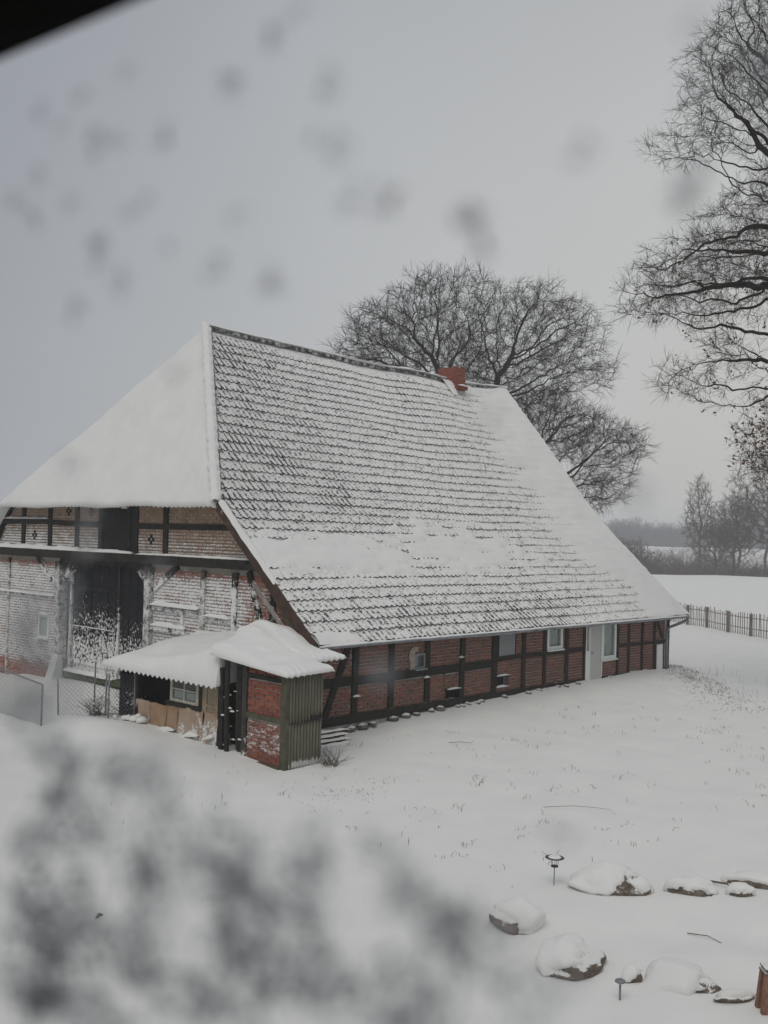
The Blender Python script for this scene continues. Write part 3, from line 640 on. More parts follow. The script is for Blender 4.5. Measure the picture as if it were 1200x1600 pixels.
# snow on the hip
P = []; nv, nu = 60, 240
for j in range(nv + 1):
    v = j / nv; a = HA.lerp(HC, v); b = HB.lerp(HC, v); row = []
    for i in range(nu + 1):
        u = i / nu; c = b.lerp(a, u); wl = (a - b).length; e = min(u, 1 - u) * wl
        th = 0.10 * (0.35 + 0.65 * sstep(0, 0.3, e)) * (0.75 + 0.25 * sstep(0, 0.05, v)) + 0.07 * fbm(c.y * 0.6, c.z * 0.6, 2.0, 4) + 0.012 * fbm(c.y * 3, c.z * 3, 2.0, 2)
        th *= 1 - 0.35 * sstep(0.75, 0.95, v)
        th += (0.006 * math.sin(2 * math.pi * c.y / TW) + 0.010 * math.sin(2 * math.pi * v * (HC - HA).length / 0.33)) * sstep(0.1, 0.6, 0.5 + fbm(c.y * 0.5, c.z * 0.5, 8.0, 3)) * sstep(0.1, 0.9, v)
        row.append(c + hn * (0.03 + th) + Vector((0, 0, -0.02 * (1 - v))) - hd * (0.075 if j == 0 else 0))
    P.append(row)
P.insert(0, [q - hn * (0.10 + 0.035 * math.sin(2 * math.pi * k * 10.35 / nu / TW)) + hd * 0.02 for k, q in enumerate(P[0])])
MB().grid(P).build('hip_snow', M_SNOW_SOFT, house, True)
mb = MB(); mb.quad(HA - hn * 0.05, HB - hn * 0.05, HC - hn * 0.05, HC - hn * 0.051); mb.build('hip_deck', M_UNDER, house)
# ridge and hip caps
M_CAP = snowy('ridge_tile', (0.045, 0.042, 0.042, 1), (0.09, 0.082, 0.078, 1), bias=-0.15, nscale=6, top=1.3, soft=0.3)
def cap(p, q, r, name, up):
    p, q = Vector(p), Vector(q); a = (q - p).normalized(); u = (up - a * up.dot(a)).normalized(); w = a.cross(u); P = []
    for c, rr in ((p, r * 1.06), (p.lerp(q, 0.5), r), (q, r * 0.93)): P.append([c + w * (rr * math.cos(t)) + u * (rr * math.sin(t) * 0.9) for t in [math.pi * k / 8 - 0.25 + k * 0.06 for k in range(9)]])
    return MB().grid(P).build(name, M_CAP, roof, True)
x = 2.2
while x < RX - 0.2: 
    cap(roof_pt(x, ST, 0.0)[0] + Vector((0, 0.03, 0.0)), roof_pt(x + 0.42, ST, 0.0)[0] + Vector((0, 0.03, 0.0)), 0.12, 'ridge_tile', Vector((0, -0.35, 1))); x += 0.4
P = [roof_pt(x, ST, 0)[0] + Vector((0, 0.0, 0.095)) for x in np.arange(2.15, 15.8, 0.1)]
rows = [[p + Vector((0, math.cos(t) * (0.10 + 0.03 * fbm(p.x * 2, 1, 1, 3)), math.sin(t) * (0.05 + 0.045 * fbm(p.x * 1.7, 2, 2, 3)) - 0.02)) for t in [math.pi * k / 6 for k in range(7)]] for p in P]
MB().grid(rows).build('ridge_snow', M_SNOW, house, True)
hipn = (hn + Vector((0, -0.766, 0.643))).normalized(); hl = (HC - HA).length; k = 0
while k * 0.34 < hl - 0.3:
    a = HA.lerp(HC, k * 0.34 / hl); b = HA.lerp(HC, min(1, (k * 0.34 + 0.38) / hl)); cap(b + hipn * 0.0, a + hipn * 0.025, 0.10, 'hip_tile', hipn); k += 1
mb = MB(); P = []
for i in range(110):
    c = HA.lerp(HC, i / 109) + hipn * 0.085 + Vector((-0.055, 0.03, 0)); rr = 0.06 + 0.035 * abs(math.sin(i / 109 * hl / 0.34 * math.pi)) + 0.03 * fbm(i * 0.2, 0, 0, 3)
    w = (HC - HA).normalized().cross(hipn); P.append([c + w * (rr * math.cos(t) * 1.3) + hipn * (rr * math.sin(t)) for t in [math.pi * q / 6 for q in range(7)]])
MB().grid(P).build('hip_cap_snow', M_SNOW, house, True)
# verge boards, right verge edge, loose planks
va, vb = roof_pt(VX, -0.02, -0.04)[0], roof_pt(VX, S1, -0.04)[0]
MB().beam(va + Vector((-0.02, 0, -0.06)), vb + Vector((-0.02, 0, -0.06)), 0.035, 0.24, (0, -0.66, 0.75), jit=0.04, seg=8).build('verge_board', M_VERGE, house)
P = [[roof_pt(VX + dx, S1 * i / 30, 0.05 + (0.05 * sstep(0.35, 0.6, i / 30) + 0.03 * fbm(i * 0.4, dx * 5, 1, 3)) * (1 if 0 < k < 3 else -0.8))[0] for k, dx in enumerate((-0.07, -0.05, 0.06, 0.1))] for i in range(12, 31)]
MB().grid(P).build('verge_snow', M_SNOW, house, True)
ra, rb, rc = roof_pt(RX, -0.02, -0.03)[0], roof_pt(RX, S1, -0.03)[0], roof_pt(RX, ST, -0.03)[0]
MB().beam(ra, rb, 0.04, 0.14, (0, -0.66, 0.75)).build('verge_board', M_TIMBER, house); MB().beam(rb, rc, 0.04, 0.14, (0, -0.77, 0.64)).build('verge_board', M_TIMBER, house)
def bent(p, q, n=10, sagv=0.05): 
    p, q = Vector(p), Vector(q); return [p.lerp(q, k / n) + Vector((0, 0, -sagv * math.sin(math.pi * k / n))) for k in range(n + 1)]
MB().beam((-0.30, 0.95, 2.95), (-0.40, -0.35, 1.62), 0.05, 0.22, (0, -0.7, 0.7), jit=0.06, seg=6).build('loose_plank', M_PLANK, house)
MB().beam((-0.42, 1.55, 3.15), (-0.52, -0.15, 1.75), 0.04, 0.09, (0, -0.7, 0.7), jit=0.06, seg=6).build('loose_plank', snowy('pale_batten', (0.22, 0.2, 0.17, 1), (0.35, 0.33, 0.29, 1), bias=-0.6, top=0.6), house)
# gutter and downpipe
gy, gz = EAVE[0] - 0.075, 1.935; P = []
for i in range(81):
    x = VX - 0.02 + (RX - VX) * i / 80; dz = 0.012 * math.sin(x * 0.9) - 0.0005 * x + sag(x, 0) * 0.6
    P.append([Vector((x, gy + 0.062 * math.cos(t), gz + dz + 0.062 * math.sin(t) + 0.02)) for t in [math.pi + math.pi * k / 8 for k in range(9)]])
gut = MB().grid(P).build('gutter', M_ZINC, house, True); so_ = gut.modifiers.new('thickness', 'SOLIDIFY'); so_.thickness = 0.004
for k in range(18):
    x = VX + 0.3 + k * 0.9
    MB().tube([(x, gy + 0.068 * math.cos(t), gz + 0.02 + sag(x, 0) * 0.6 + 0.068 * math.sin(t)) for t in [math.pi + math.pi * q / 8 for q in range(9)]], 0.006, 4).build('bracket', M_IRON, gut)
snow_strip((VX, gy + 0.01, gz + 0.03), (RX - 0.05, gy + 0.01, gz + 0.025), 0.055, 0.03, 'gutter_snow', house, 0.9, 31)
MB().tube([(15.62, gy, gz - 0.03), (15.60, gy, gz - 0.10), (15.45, -0.38, gz - 0.2), (15.12, -0.12, 1.58), (15.06, -0.085, 1.48), (15.06, -0.085, 1.3), (15.06, -0.085, 0.18)], 0.045, 10).build('downpipe', M_ZINC, house, True)
# chimney
ch = MB().box(12.455, 12.975, 6.615, 7.385, 9.2, 10.1).build('chimney', M_MORTAR, house)
CB = []; SAVE = BR; BR = CB
M_CHIM = snowy('chimney_brick', (0.22, 0.062, 0.04, 1), (0.33, 0.10, 0.065, 1), bias=-1.0, nscale=8, stretch=(1, 1, 3), isl=0.6, c3=(0.28, 0.11, 0.08, 1), cscale=9, fine=0.4)
lay('y', 12.44, 12.99, 9.32, 10.11, M_CHIM, seed=1, face=6.6, h=0.07, j=0.011); lay('x', 6.66, 7.4, 9.32, 10.11, M_CHIM, seed=2, face=12.44, h=0.07, j=0.011)
mb = MB()
for b in CB:
    c, h = brick_dims(b); o = link('brick', unit_brick(M_CHIM), ch); o.location = c; o.scale = h
BR = SAVE
MB().box(12.41, 13.02, 6.50, 6.60, 9.36, 9.47).build('base_course', M_CHIM, ch)
snow_strip((12.71, 6.62, 10.1), (12.71, 7.4, 10.1), 0.27, 0.045, 'chimney_snow', ch, 0.3, 40); snow_strip((12.42, 6.5, 9.47), (13.0, 6.5, 9.47), 0.09, 0.06, 'chimney_snow', ch, 0.6, 41)
P = [[Vector((12.43 - 0.28 * u + 0.02, 6.45 + 0.5 * v, 0)) for v in [k / 6 for k in range(7)]] for u in [k / 6 for k in range(7)]]
for iu, row in enumerate(P):
    for iv, q in enumerate(row):
        s = S1 + S2 * (q.y - KNEE[0]) / (RIDGE[0] - KNEE[0]); q.z = roof_pt(q.x, min(s, ST), 0)[0].z + 0.05 + 0.16 * (1 - (iu / 6)) * math.sin(math.pi * iv / 6)
MB().grid(P).build('chimney_snow', M_SNOW, ch, True)
# footing stones under the sill
fr = random.Random(9); x = 0.5
def rock_shape(n, seed, rough):
    """lumpy ball cut by a few planes, so that the stone has faces"""
    p = n * (1 + rough * fbm(n.x * 1.1 + seed, n.y * 1.1, n.z * 1.1, 4)); rr = random.Random(int(seed * 977))
    for k in range(9):
        q = Vector((rr.gauss(0, 1), rr.gauss(0, 1), rr.gauss(0, 0.8))).normalized(); d = p.dot(q) - rr.uniform(0.66, 0.9)
        if d > 0: p = p - q * (d * 0.85)
    return p
def rock_mesh(mb, c, r, seed, sub=2, flat=0.75, rough=0.35):
    import bmesh
    bm = bmesh.new(); bmesh.ops.create_icosphere(bm, subdivisions=sub, radius=1.0); i = len(mb.v)
    for v in bm.verts:
        n = rock_shape(v.co.normalized(), seed, rough)
        mb.v.append((c[0] + n.x * r[0], c[1] + n.y * r[1], c[2] + n.z * r[2] * (1 if n.z > 0 else flat)))
    for f in bm.faces: mb.f.append(tuple(i + v.index for v in f.verts)); mb.m.append(0)
    bm.free(); return mb
while x < 14.2:
    r = fr.uniform(0.08, 0.17)
    if not 10.3 < x < 11.4 and fr.random() < 0.72: rock_mesh(MB(), (x, -0.03 - fr.uniform(0, 0.06), 0.20 - 0.12 * sstep(4, 0, x) + 0.05 * sstep(4, 9, x)), (r, 0.12, r * 0.62), x * 3).build('footing_stone', M_STONE, house, True)
    x += r * 2 + fr.uniform(0.0, 0.16)

# ------------------------------------------------------------------ sheds in front of the gable
def corrugated(mb, o, eu, ev, lu, lv, pitch=0.076, amp=0.011, steps=6):
    """sheet with ribs running along ev"""
    o, eu, ev = Vector(o), Vector(eu).normalized(), Vector(ev).normalized(); n = eu.cross(ev); k = int(lu / pitch * steps)
    P = [[o + eu * (lu * i / k) + ev * (lv * j / 3) + n * (amp * math.sin(2 * math.pi * (lu * i / k) / pitch)) for i in range(k + 1)] for j in range(4)]
    return mb.grid(P)
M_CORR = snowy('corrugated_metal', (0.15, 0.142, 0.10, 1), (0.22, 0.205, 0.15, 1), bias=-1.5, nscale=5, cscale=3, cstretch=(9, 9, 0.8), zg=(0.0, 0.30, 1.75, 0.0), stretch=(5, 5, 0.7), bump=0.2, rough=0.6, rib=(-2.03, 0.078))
shed = empty('brick_shed', (-1.65, -0.6, 0)); shed_inv = Matrix.Translation((1.65, 0.6, 0))
tag(shed, 'small brick shed with corrugated metal door and heaped snow on its roof', 'shed')
def sp(o): o.parent = shed; o.matrix_parent_inverse = shed_inv; return o
SX, SY = -2.1, -1.5
sp(MB().box(SX + 0.03, SX + 0.13, -1.40, -0.40, -0.2, 1.6).build('wall', M_MORTAR))
BR = []
lay('x', -1.37, -0.42, -0.03, 0.755, M_BRICK_S, seed=31, face=SX + 0.012); lay('x', -1.37, -0.42, 0.865, 1.50, M_BRICK_S, seed=32, face=SX + 0.012); lay('x', -1.37, -0.42, 1.59, 1.72, M_BRICK_S, seed=33, face=SX + 0.012, inside=lambda y, z: z < 1.62 + (y + 1.4) * 0.12)
for b in BR:
    c, h = brick_dims(b); o = sp(link('brick', unit_brick(b[6]))); o.location = c; o.scale = h
def stim(p, q, w, d, up, mat, name): return sp(MB().beam(p, q, w, d, up, jit=0.06, seg=4, rng=TR).build(name, mat))
stim((SX + 0.06, -1.44, -0.2), (SX + 0.06, -1.44, 1.64), 0.15, 0.16, (1, 0, 0), M_OLIVE, 'post'); stim((SX + 0.06, -0.34, -0.2), (SX + 0.05, -0.33, 1.7), 0.13, 0.15, (1, 0, 0), snowy('post_bottom_snow', (0.035, 0.033, 0.03, 1), (0.07, 0.065, 0.055, 1), bias=-1.0, zg=(0.2, 0.9, 0.9, 0.0)), 'post')
stim((SX + 0.055, -1.37, 0.81), (SX + 0.055, -0.40, 0.82), 0.15, 0.10, (0, 0, 1), M_OLIVE, 'rail'); stim((SX + 0.055, -1.37, 1.545), (SX + 0.055, -0.40, 1.55), 0.15, 0.09, (0, 0, 1), M_TIMBER, 'rail'); stim((SX + 0.03, -1.4, -0.06), (SX + 0.03, -0.3, -0.05), 0.2, 0.12, (0, 0, 1), M_OLIVE, 'sill')
# dark doorway with odd boards
sp(MB().box(SX + 0.55, SX + 0.6, -0.3, 0.75, -0.1, 1.75).build('doorway', M_DARK)); sp(MB().box(-1.25, -1.2, -1.4, 0.4, -0.1, 1.6).build('wall', M_DARK))
for y, w, x, z1, m in ((-0.10, 0.13, 0.10, 1.72, M_TIMBER), (0.14, 0.1, -0.02, 1.8, M_TIMBER), (0.03, 0.16, 0.2, 1.5, M_OLIVE), (0.36, 0.12, 0.02, 1.6, M_TIMBER), (-0.2, 0.09, 0.18, 1.3, M_TIMBER)):
    stim((SX + x, y, -0.1), (SX + x - 0.02, y + 0.02, z1), w, 0.05, (1, 0, 0), m, 'board')
rg = random.Random(17)
for k in range(16):
    y, z = rg.uniform(-0.25, 0.42), rg.uniform(0.0, 1.0) ** 1.6 * 1.1; s = rg.uniform(0.03, 0.09)
    sp(rock_mesh(MB(), (SX + rg.uniform(-0.05, 0.1), y, z + 0.08), (s * 0.5, s, s * 0.3), k, 1, 0.6).build('snow_clump', M_SNOW, None, True))
# corrugated metal door, two sheets high and two wide
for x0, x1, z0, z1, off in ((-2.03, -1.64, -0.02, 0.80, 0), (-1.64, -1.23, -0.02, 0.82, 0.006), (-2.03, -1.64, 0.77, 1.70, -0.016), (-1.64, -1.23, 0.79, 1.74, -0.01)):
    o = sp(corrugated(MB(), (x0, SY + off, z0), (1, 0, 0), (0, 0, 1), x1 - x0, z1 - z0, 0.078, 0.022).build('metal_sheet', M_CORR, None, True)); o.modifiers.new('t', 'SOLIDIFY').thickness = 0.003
stim((-1.5, SY - 0.025, 0.83), (-1.24, SY - 0.025, 0.85), 0.02, 0.10, (0, 0, 1), M_TIMBER, 'hinge_plate'); stim((-2.03, SY - 0.02, 0.785), (-1.5, SY - 0.02, 0.80), 0.015, 0.03, (0, 0, 1), M_TIMBER, 'hinge_strap')
# roof sheets and the snow on them
def shed_roof_z(x, y): return 1.66 + (y + 1.6) * 0.085 + 0.03 * (x + 2.2)
M_RSHEET = plain('roof_sheet', (0.10, 0.10, 0.10, 1), (0.17, 0.17, 0.165, 1), 6, 0.6)
for x0, x1, y0, y1 in ((-2.25, -1.10, -1.68, 0.42), (-1.16, -0.25, -0.98, 0.95)):
    a = Vector((x0, y0, shed_roof_z(x0, y0))); o = sp(corrugated(MB(), a, (1, 0, 0.03), (0, 1, 0.085), x1 - x0, y1 - y0, 0.15, 0.025).build('roof_sheet', M_RSHEET, None, True)); o.modifiers.new('t', 'SOLIDIFY').thickness = 0.006
def heap(x, y):
    t = 0.10 + 0.40 * gauss(x, y, -0.75, 0.6, 0.9, 0.8) + 0.14 * gauss(x, y, -1.75, 0.15, 0.7, 0.75) + 0.07 * fbm(x * 1.4, y * 1.4, 3, 4) + 0.07 * gauss(x, y, -1.75, -1.1, 0.5, 0.6)
    return t
def rib(x): return 0.016 * math.sin(2 * math.pi * (x + 2.25) / 0.15) * (0.6 + 0.8 * noise.noise(Vector((x * 3, 0.5, 0.2))))
for x0, x1, y0, y1 in ((-2.27, -1.08, -1.70, 0.55), (-1.14, -0.10, -1.0, 1.25)):
    P = []; n = 46
    for j in range(n + 1):
        y = y0 + (y1 - y0) * j / n; row = []
        for i in range(n + 1):
            x = x0 + (x1 - x0) * i / n; e = min((y - y0), (x - x0) * 1.2, (x1 - x) * 1.5) ; ed = min(1, max(0, e / 0.16)) ** 0.5
            rb_ = rib(x) * (0.9 - 0.9 * sstep(0, 0.6, y - y0)) * (1.3 if y - y0 < 0.3 else 1)
            row.append(Vector((x, y, shed_roof_z(x, y) + rb_ + heap(x, y) * (0.12 + 0.88 * ed))))
        P.append(row)
    P.insert(0, [Vector((q.x, q.y + 0.03, shed_roof_z(q.x, q.y) - 0.012 + rib(q.x))) for q in P[0]])
    for row in P: row.insert(0, Vector((row[0].x + 0.02, row[0].y, shed_roof_z(row[0].x, row[0].y) - 0.01))); row.append(Vector((row[-1].x - 0.02, row[-1].y, shed_roof_z(row[-1].x, row[-1].y) - 0.01)))
    sp(MB().grid(P).build('roof_snow', M_SNOW_SOFT, None, True))

lean = empty('lean_to', (-1.0, 2.2, 0)); lean_inv = Matrix.Translation((1.0, -2.2, 0))
tag(lean, 'low lean-to with scalloped roof edge, four-pane window and tan sheeting under thick snow', 'lean-to')
def lp(o): o.parent = lean; o.matrix_parent_inverse = lean_inv; return o
LX = -1.9
def lroof(x): return 1.24 + (x + 2.15) * 0.15
o = lp(corrugated(MB(), (-2.2, 0.42, lroof(-2.2)), (0, 1, 0), (1, 0, 0.15), 4.05, 2.2, 0.165, 0.028).build('roof_sheet', M_RSHEET, None, True)); o.modifiers.new('t', 'SOLIDIFY').thickness = 0.006
P = []; nu, nv = 110, 30
for j in range(nv + 1):
    x = -2.23 + 2.25 * j / nv; row = []
    for i in range(nu + 1):
        y = 0.38 + 4.12 * i / nu; e = min((x + 2.23) * 1.0, (y - 0.38) * 2.2, (4.5 - y) * 0.35); ed = min(1, max(0, e / 0.22)) ** 0.55
        t = 0.23 + 0.18 * sstep(3.8, 1.0, y) + 0.12 * sstep(-2.1, -1.0, x) + 0.03 * fbm(x, y, 5, 2) + 0.24 * gauss(x, y, -1.7, 0.6, 0.9, 0.8) + 0.05 * fbm(x * 1.3 + 4, y * 1.1, 2, 4)
        sc = 0.026 * math.sin(2 * math.pi * (y - 0.42) / 0.165) * (1 - sstep(0, 0.12, x + 2.23))
        row.append(Vector((x, y, lroof(x) + 0.01 + sc + t * (0.05 + 0.95 * ed))))
    P.append(row)
P.insert(0, [Vector((q.x + 0.02, q.y, lroof(q.x) - 0.028 + 0.028 * math.sin(2 * math.pi * (q.y - 0.42) / 0.165))) for q in P[0]])
for row in P: row.insert(0, Vector((row[0].x, row[0].y + 0.02, lroof(row[0].x) - 0.01)))
lp(MB().grid(P).build('roof_snow', M_SNOW_SOFT, None, True))
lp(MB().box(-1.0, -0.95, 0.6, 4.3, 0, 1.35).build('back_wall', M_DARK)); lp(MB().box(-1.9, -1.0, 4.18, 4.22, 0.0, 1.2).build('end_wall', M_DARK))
def ltim(p, q, w, d, up, mat, name): return lp(MB().beam(p, q, w, d, up, jit=0.06, seg=3, rng=TR).build(name, mat))
ltim((LX, 3.47, 0.1), (LX, 3.5, 1.25), 0.09, 0.09, (1, 0, 0), M_TIMBER, 'post'); ltim((LX, 0.62, 0.0), (LX, 0.60, 1.32), 0.12, 0.1, (1, 0, 0), M_TIMBER, 'post'); ltim((LX, 1.24, 0.6), (LX, 1.24, 1.3), 0.09, 0.08, (1, 0, 0), M_TIMBER, 'post'); ltim((LX, 0.5, 1.2), (LX, 4.3, 1.16), 0.08, 0.07, (0, 0, 1), M_TIMBER, 'wall_plate'); ltim((LX - 0.01, 1.2, 0.665), (LX - 0.01, 2.4, 0.655), 0.09, 0.08, (0, 0, 1), M_TIMBER, 'sill')
# sheeting panels along the foot
rg = random.Random(4); ys = [0.62, 1.12, 1.98, 2.38, 2.98, 3.5]
for k, (a, b) in enumerate(zip(ys[:-1], ys[1:])):
    P = []
    for i in range(11):
        y = a + (b - a) * i / 10; top = 0.64 + 0.03 * fbm(y * 2.3, k, 0, 2) - (0.05 if k > 2 else 0); row = []
        for j in range(9):
            v = j / 8; z = -0.02 + (top + 0.02) * v
            row.append(Vector((LX - 0.035 - 0.012 * (k % 2) + 0.016 * math.sin(i * 0.9 + v * 5 + k) - 0.03 * (1 - v) * abs(math.sin(i * 0.55 + k)), y, z)))
        P.append(row)
    o = lp(MB().grid(P).build('sheeting_panel', M_TARP2 if k in (2, 3) else M_TARP, None, True)); o.modifiers.new('t', 'SOLIDIFY').thickness = 0.006
for y0, y1, z0 in ((0.72, 1.0, 0.0), (1.2, 1.7, -0.05), (2.0, 2.6, -0.06)):
    o = snow_strip((LX - 0.09, y0, z0 + 0.2), (LX - 0.14, y1, z0 + 0.12), 0.06, 0.07, 'snow_clump', None, 0.9, int(y0 * 10)); lp(o)
# four-pane window, wooden panel
lw = lp(MB().box(LX + 0.03, LX + 0.04, 1.33, 2.29, 0.71, 1.2).build('window', M_DARK))
mb = MB()
for a, b, c, d in ((1.33, 1.40, 0.71, 1.22), (2.22, 2.29, 0.71, 1.22), (1.40, 2.22, 0.71, 0.77), (1.40, 2.22, 1.16, 1.22), (1.79, 1.825, 0.77, 1.16), (1.40, 1.79, 0.955, 0.985), (1.825, 2.22, 0.955, 0.985)): mb.box(LX - 0.03, LX + 0.02, a, b, c, d)
o = lp(mb.build('frame', M_OLDWHITE)); o.parent = lw
for a, b, c, d in ((1.40, 1.79, 0.77, 0.955), (1.825, 2.22, 0.77, 0.955), (1.40, 1.79, 0.985, 1.16), (1.825, 2.22, 0.985, 1.16)): o = lp(MB().box(LX - 0.008, LX - 0.004, a, b, c, d).build('pane', M_GLASS)); o.parent = lw
o = lp(MB().box(LX + 0.015, LX + 0.02, 1.4, 2.2, 0.78, 0.93).build('clutter_behind_pane', M_CURTAIN)); o.parent = lw
pn = lp(MB().box(LX - 0.01, LX + 0.02, 0.68, 1.2, 0.6, 1.28).build('wooden_panel', M_BEIGE))
for a, b, c, d in ((0.68, 0.75, 0.6, 1.28), (1.05, 1.2, 0.6, 1.28), (0.75, 1.05, 0.74, 0.79), (0.75, 1.05, 0.6, 0.64)): o = lp(MB().box(LX - 0.03, LX - 0.008, a, b, c, d).build('batten', M_BEIGE)); o.parent = pn
rg = random.Random(12)
for k in range(9):
    y = rg.uniform(2.9, 3.9); r = rg.uniform(0.05, 0.12); lp(rock_mesh(MB(), (LX - rg.uniform(0.1, 0.4), y, ground_z(LX - 0.3, y) + 0.06), (r, r * 1.4, r * 0.8), k * 2.2, 1).build('snow_clump', M_SNOW, None, True))
br = empty('brick_pile', (-0.5, -0.9, 0)); tag(br, 'low snow-covered stack of bricks between shed and long wall', 'brick pile')
rg = random.Random(8)
for z in range(4):
    for k in range(5):
        o = link('brick', unit_brick(M_BRICK), br); o.location = (-0.3 + k * 0.26 + rg.uniform(-.03, .03), 0.35 + rg.uniform(-.04, .04) + z * 0.05, -0.02 + z * 0.08); o.scale = (0.12, 0.06, 0.034); o.rotation_euler.z = rg.uniform(-0.2, 0.2)
    snow_strip((-0.45, 0.28 + z * 0.05, 0.015 + z * 0.08), (0.95, 0.27 + z * 0.05, 0.015 + z * 0.08), 0.07, 0.035, 'snow_cover', br, 0.8, 60 + z)

# ------------------------------------------------------------------ wire fence at the barn gate
def wire_panel(name, label, a, b, h, group=None, lean0=0.0, lean1=0.0, top=True, mat=None, wires=0.10):
    a, b = Vector(a), Vector(b); e = empty(name, tuple(a)); tag(e, label, 'fence', group)
    d = (b - a); ln = math.hypot(d.x, d.y); u = Vector((d.x / ln, d.y / ln, d.z / ln)); up = Vector((0, 0, 1))
    MB().tube([Vector((0, 0, -0.3)), u * lean0 + up * h], 0.022, 6).build('post', M_WIRE, e, True); MB().tube([u * ln + up * -0.3, u * (ln + lean1) + up * h], 0.022, 6).build('post', M_WIRE, e, True)
    if top: MB().tube([u * lean0 + up * h, u * (ln + lean1) + up * h], 0.018, 6).build('rail', M_WIRE, e, True)
    mb = MB(); k = -h
    while k < ln:                                                  # two sets of slanting wires
        t0, t1 = max(0, -k), min(h, ln - k)
        if t1 - t0 > 0.05:
            mb.tube([u * (k + t0) + up * t0, u * (k + t1) + up * t1], 0.0034, 3, cap=False); mb.tube([u * (k + t0) + up * (h - t0), u * (k + t1) + up * (h - t1)], 0.0034, 3, cap=False)
        k += wires
    mb.build('wire_mesh', M_WIRE, e); return e
wire_panel('chain_link_gate', 'chain-link gate panel at the left edge with a tube frame', (-3.95, 3.8, 0.0), (-3.2, 8.6, 0.0), 1.03)
wire_panel('chain_link_fence', 'slack chain-link fence panel between leaning post and lean-to', (-2.95, 4.9, -0.05), (-2.3, 4.0, 0.1), 0.98, top=False, lean0=-0.05)
wire_panel('chain_link_fence', 'dark chain-link piece against the open end of the lean-to', (-2.15, 4.35, 0.1), (-1.95, 3.55, 0.15), 0.95, top=False)
# frozen creeper in the fence
def tangle(name, label, cat, c, r, n, mat, seed, th=0.006, h=None, group=None, snow=0):
    rg = random.Random(seed); mb = MB(); c = Vector(c); h = h or r
    for k in range(n):
        p = c + Vector((rg.uniform(-r, r), rg.uniform(-r, r), 0)) * 0.4; q = [p]; d = Vector((rg.uniform(-1, 1), rg.uniform(-1, 1), rg.uniform(0.6, 2.0))).normalized()
        for s in range(4): d = (d + Vector((rg.uniform(-.5, .5), rg.uniform(-.5, .5), rg.uniform(-.5, .35)))).normalized(); p = p + d * h * rg.uniform(0.18, 0.34); q.append(p)
        mb.tube(q, [th, th * 0.8, th * 0.6, th * 0.5, th * 0.3], 3, cap=False)
    e = empty(name, tuple(c)); tag(e, label, cat, group)
    o = mb.build('stems', mat, e); o.location = -c
    if snow:
        sm = MB()
        for k in range(snow): s = rg.uniform(0.02, 0.05); rock_mesh(sm, (rg.uniform(-r, r) * 0.6, rg.uniform(-r, r) * 0.6, rg.uniform(0.1, h * 0.8)), (s, s, s * 0.7), k, 1)
        sm.build('snow_clumps', M_SNOW, e, True)
    return e
tangle('frosted_creeper', 'snow-caked creeper on the wire fence before the gate', 'creeper', (-2.2, 4.6, 0.1), 0.34, 60, M_WEED, 3, 0.006, 0.5, snow=60)
tangle('frosted_shrub', 'dark snowy shrub at the open end of the lean-to', 'shrub', (-1.6, 4.0, 0.1), 0.4, 60, M_TIMBER, 5, 0.012, 0.7, snow=40)
tangle('dry_shrub', 'dry leafless shrub at the foot of the corrugated shed door', 'shrub', (-1.15, -1.72, -0.08), 0.30, 70, M_WEED, 9, 0.005, 0.42)
MB().tube([(-2.35, 4.5, -0.1), (-2.33, 4.52, 1.3)], 0.02, 6).build('fence_pole', M_WIRE); tag(bpy.data.objects['fence_pole'], 'thin pale pole under the left corner of the lean-to roof', 'pole')

# ------------------------------------------------------------------ picket fence in the field
pf = empty('picket_fence', (35.25, 8.48, 0)); tag(pf, 'weathered wooden picket fence crossing the snowy field', 'fence')
fa, fdir = Vector((35.25, 8.48, 0)), Vector((-0.581, -0.814, 0)); rg = random.Random(2)
pm = MB().hexa([(-0.022, -0.012, -0.2), (0.022, -0.012, -0.2), (0.022, 0.012, -0.2), (-0.022, 0.012, -0.2), (-0.018, -0.01, 1.05), (0.018, -0.01, 1.05), (0.018, 0.01, 1.05), (-0.018, 0.01, 1.05)]).mesh('picket', M_FENCEWOOD)
pom = MB().beam((0, 0, -0.3), (0, 0, 1.05), 0.11, 0.11, (0, 1, 0), jit=0.08, seg=3).mesh('post', M_FENCEWOOD)
t = -7.0; fang = math.atan2(fdir.y, fdir.x)
for k in range(100):
    q = fdir * t; o = link('picket', pm, pf); gz0 = ground_z(fa.x + q.x, fa.y + q.y)
    o.location = (q.x, q.y, gz0 + rg.uniform(-0.06, 0.02)); o.rotation_euler = (rg.uniform(-0.03, 0.03), rg.uniform(-0.05, 0.05), fang); o.scale = (rg.uniform(0.8, 1.15), 1, rg.uniform(0.94, 1.08)); t += 0.2
for k in range(11):
    q = fdir * (-6.9 + k * 2.0); o = link('post', pom, pf); o.location = (q.x - 0.07, q.y + 0.05, ground_z(fa.x + q.x, fa.y + q.y)); o.rotation_euler = (rg.uniform(-.03, .03), rg.uniform(-.03, .03), fang)
for z in (0.35, 0.85):
    P = [fdir * tt + Vector((-0.03, 0.02, ground_z(fa.x + fdir.x * tt, fa.y + fdir.y * tt) + z)) for tt in np.arange(-7, 13.2, 1.0)]
    MB().tube(P, 0.018, 4).build('rail', M_FENCEWOOD, pf)

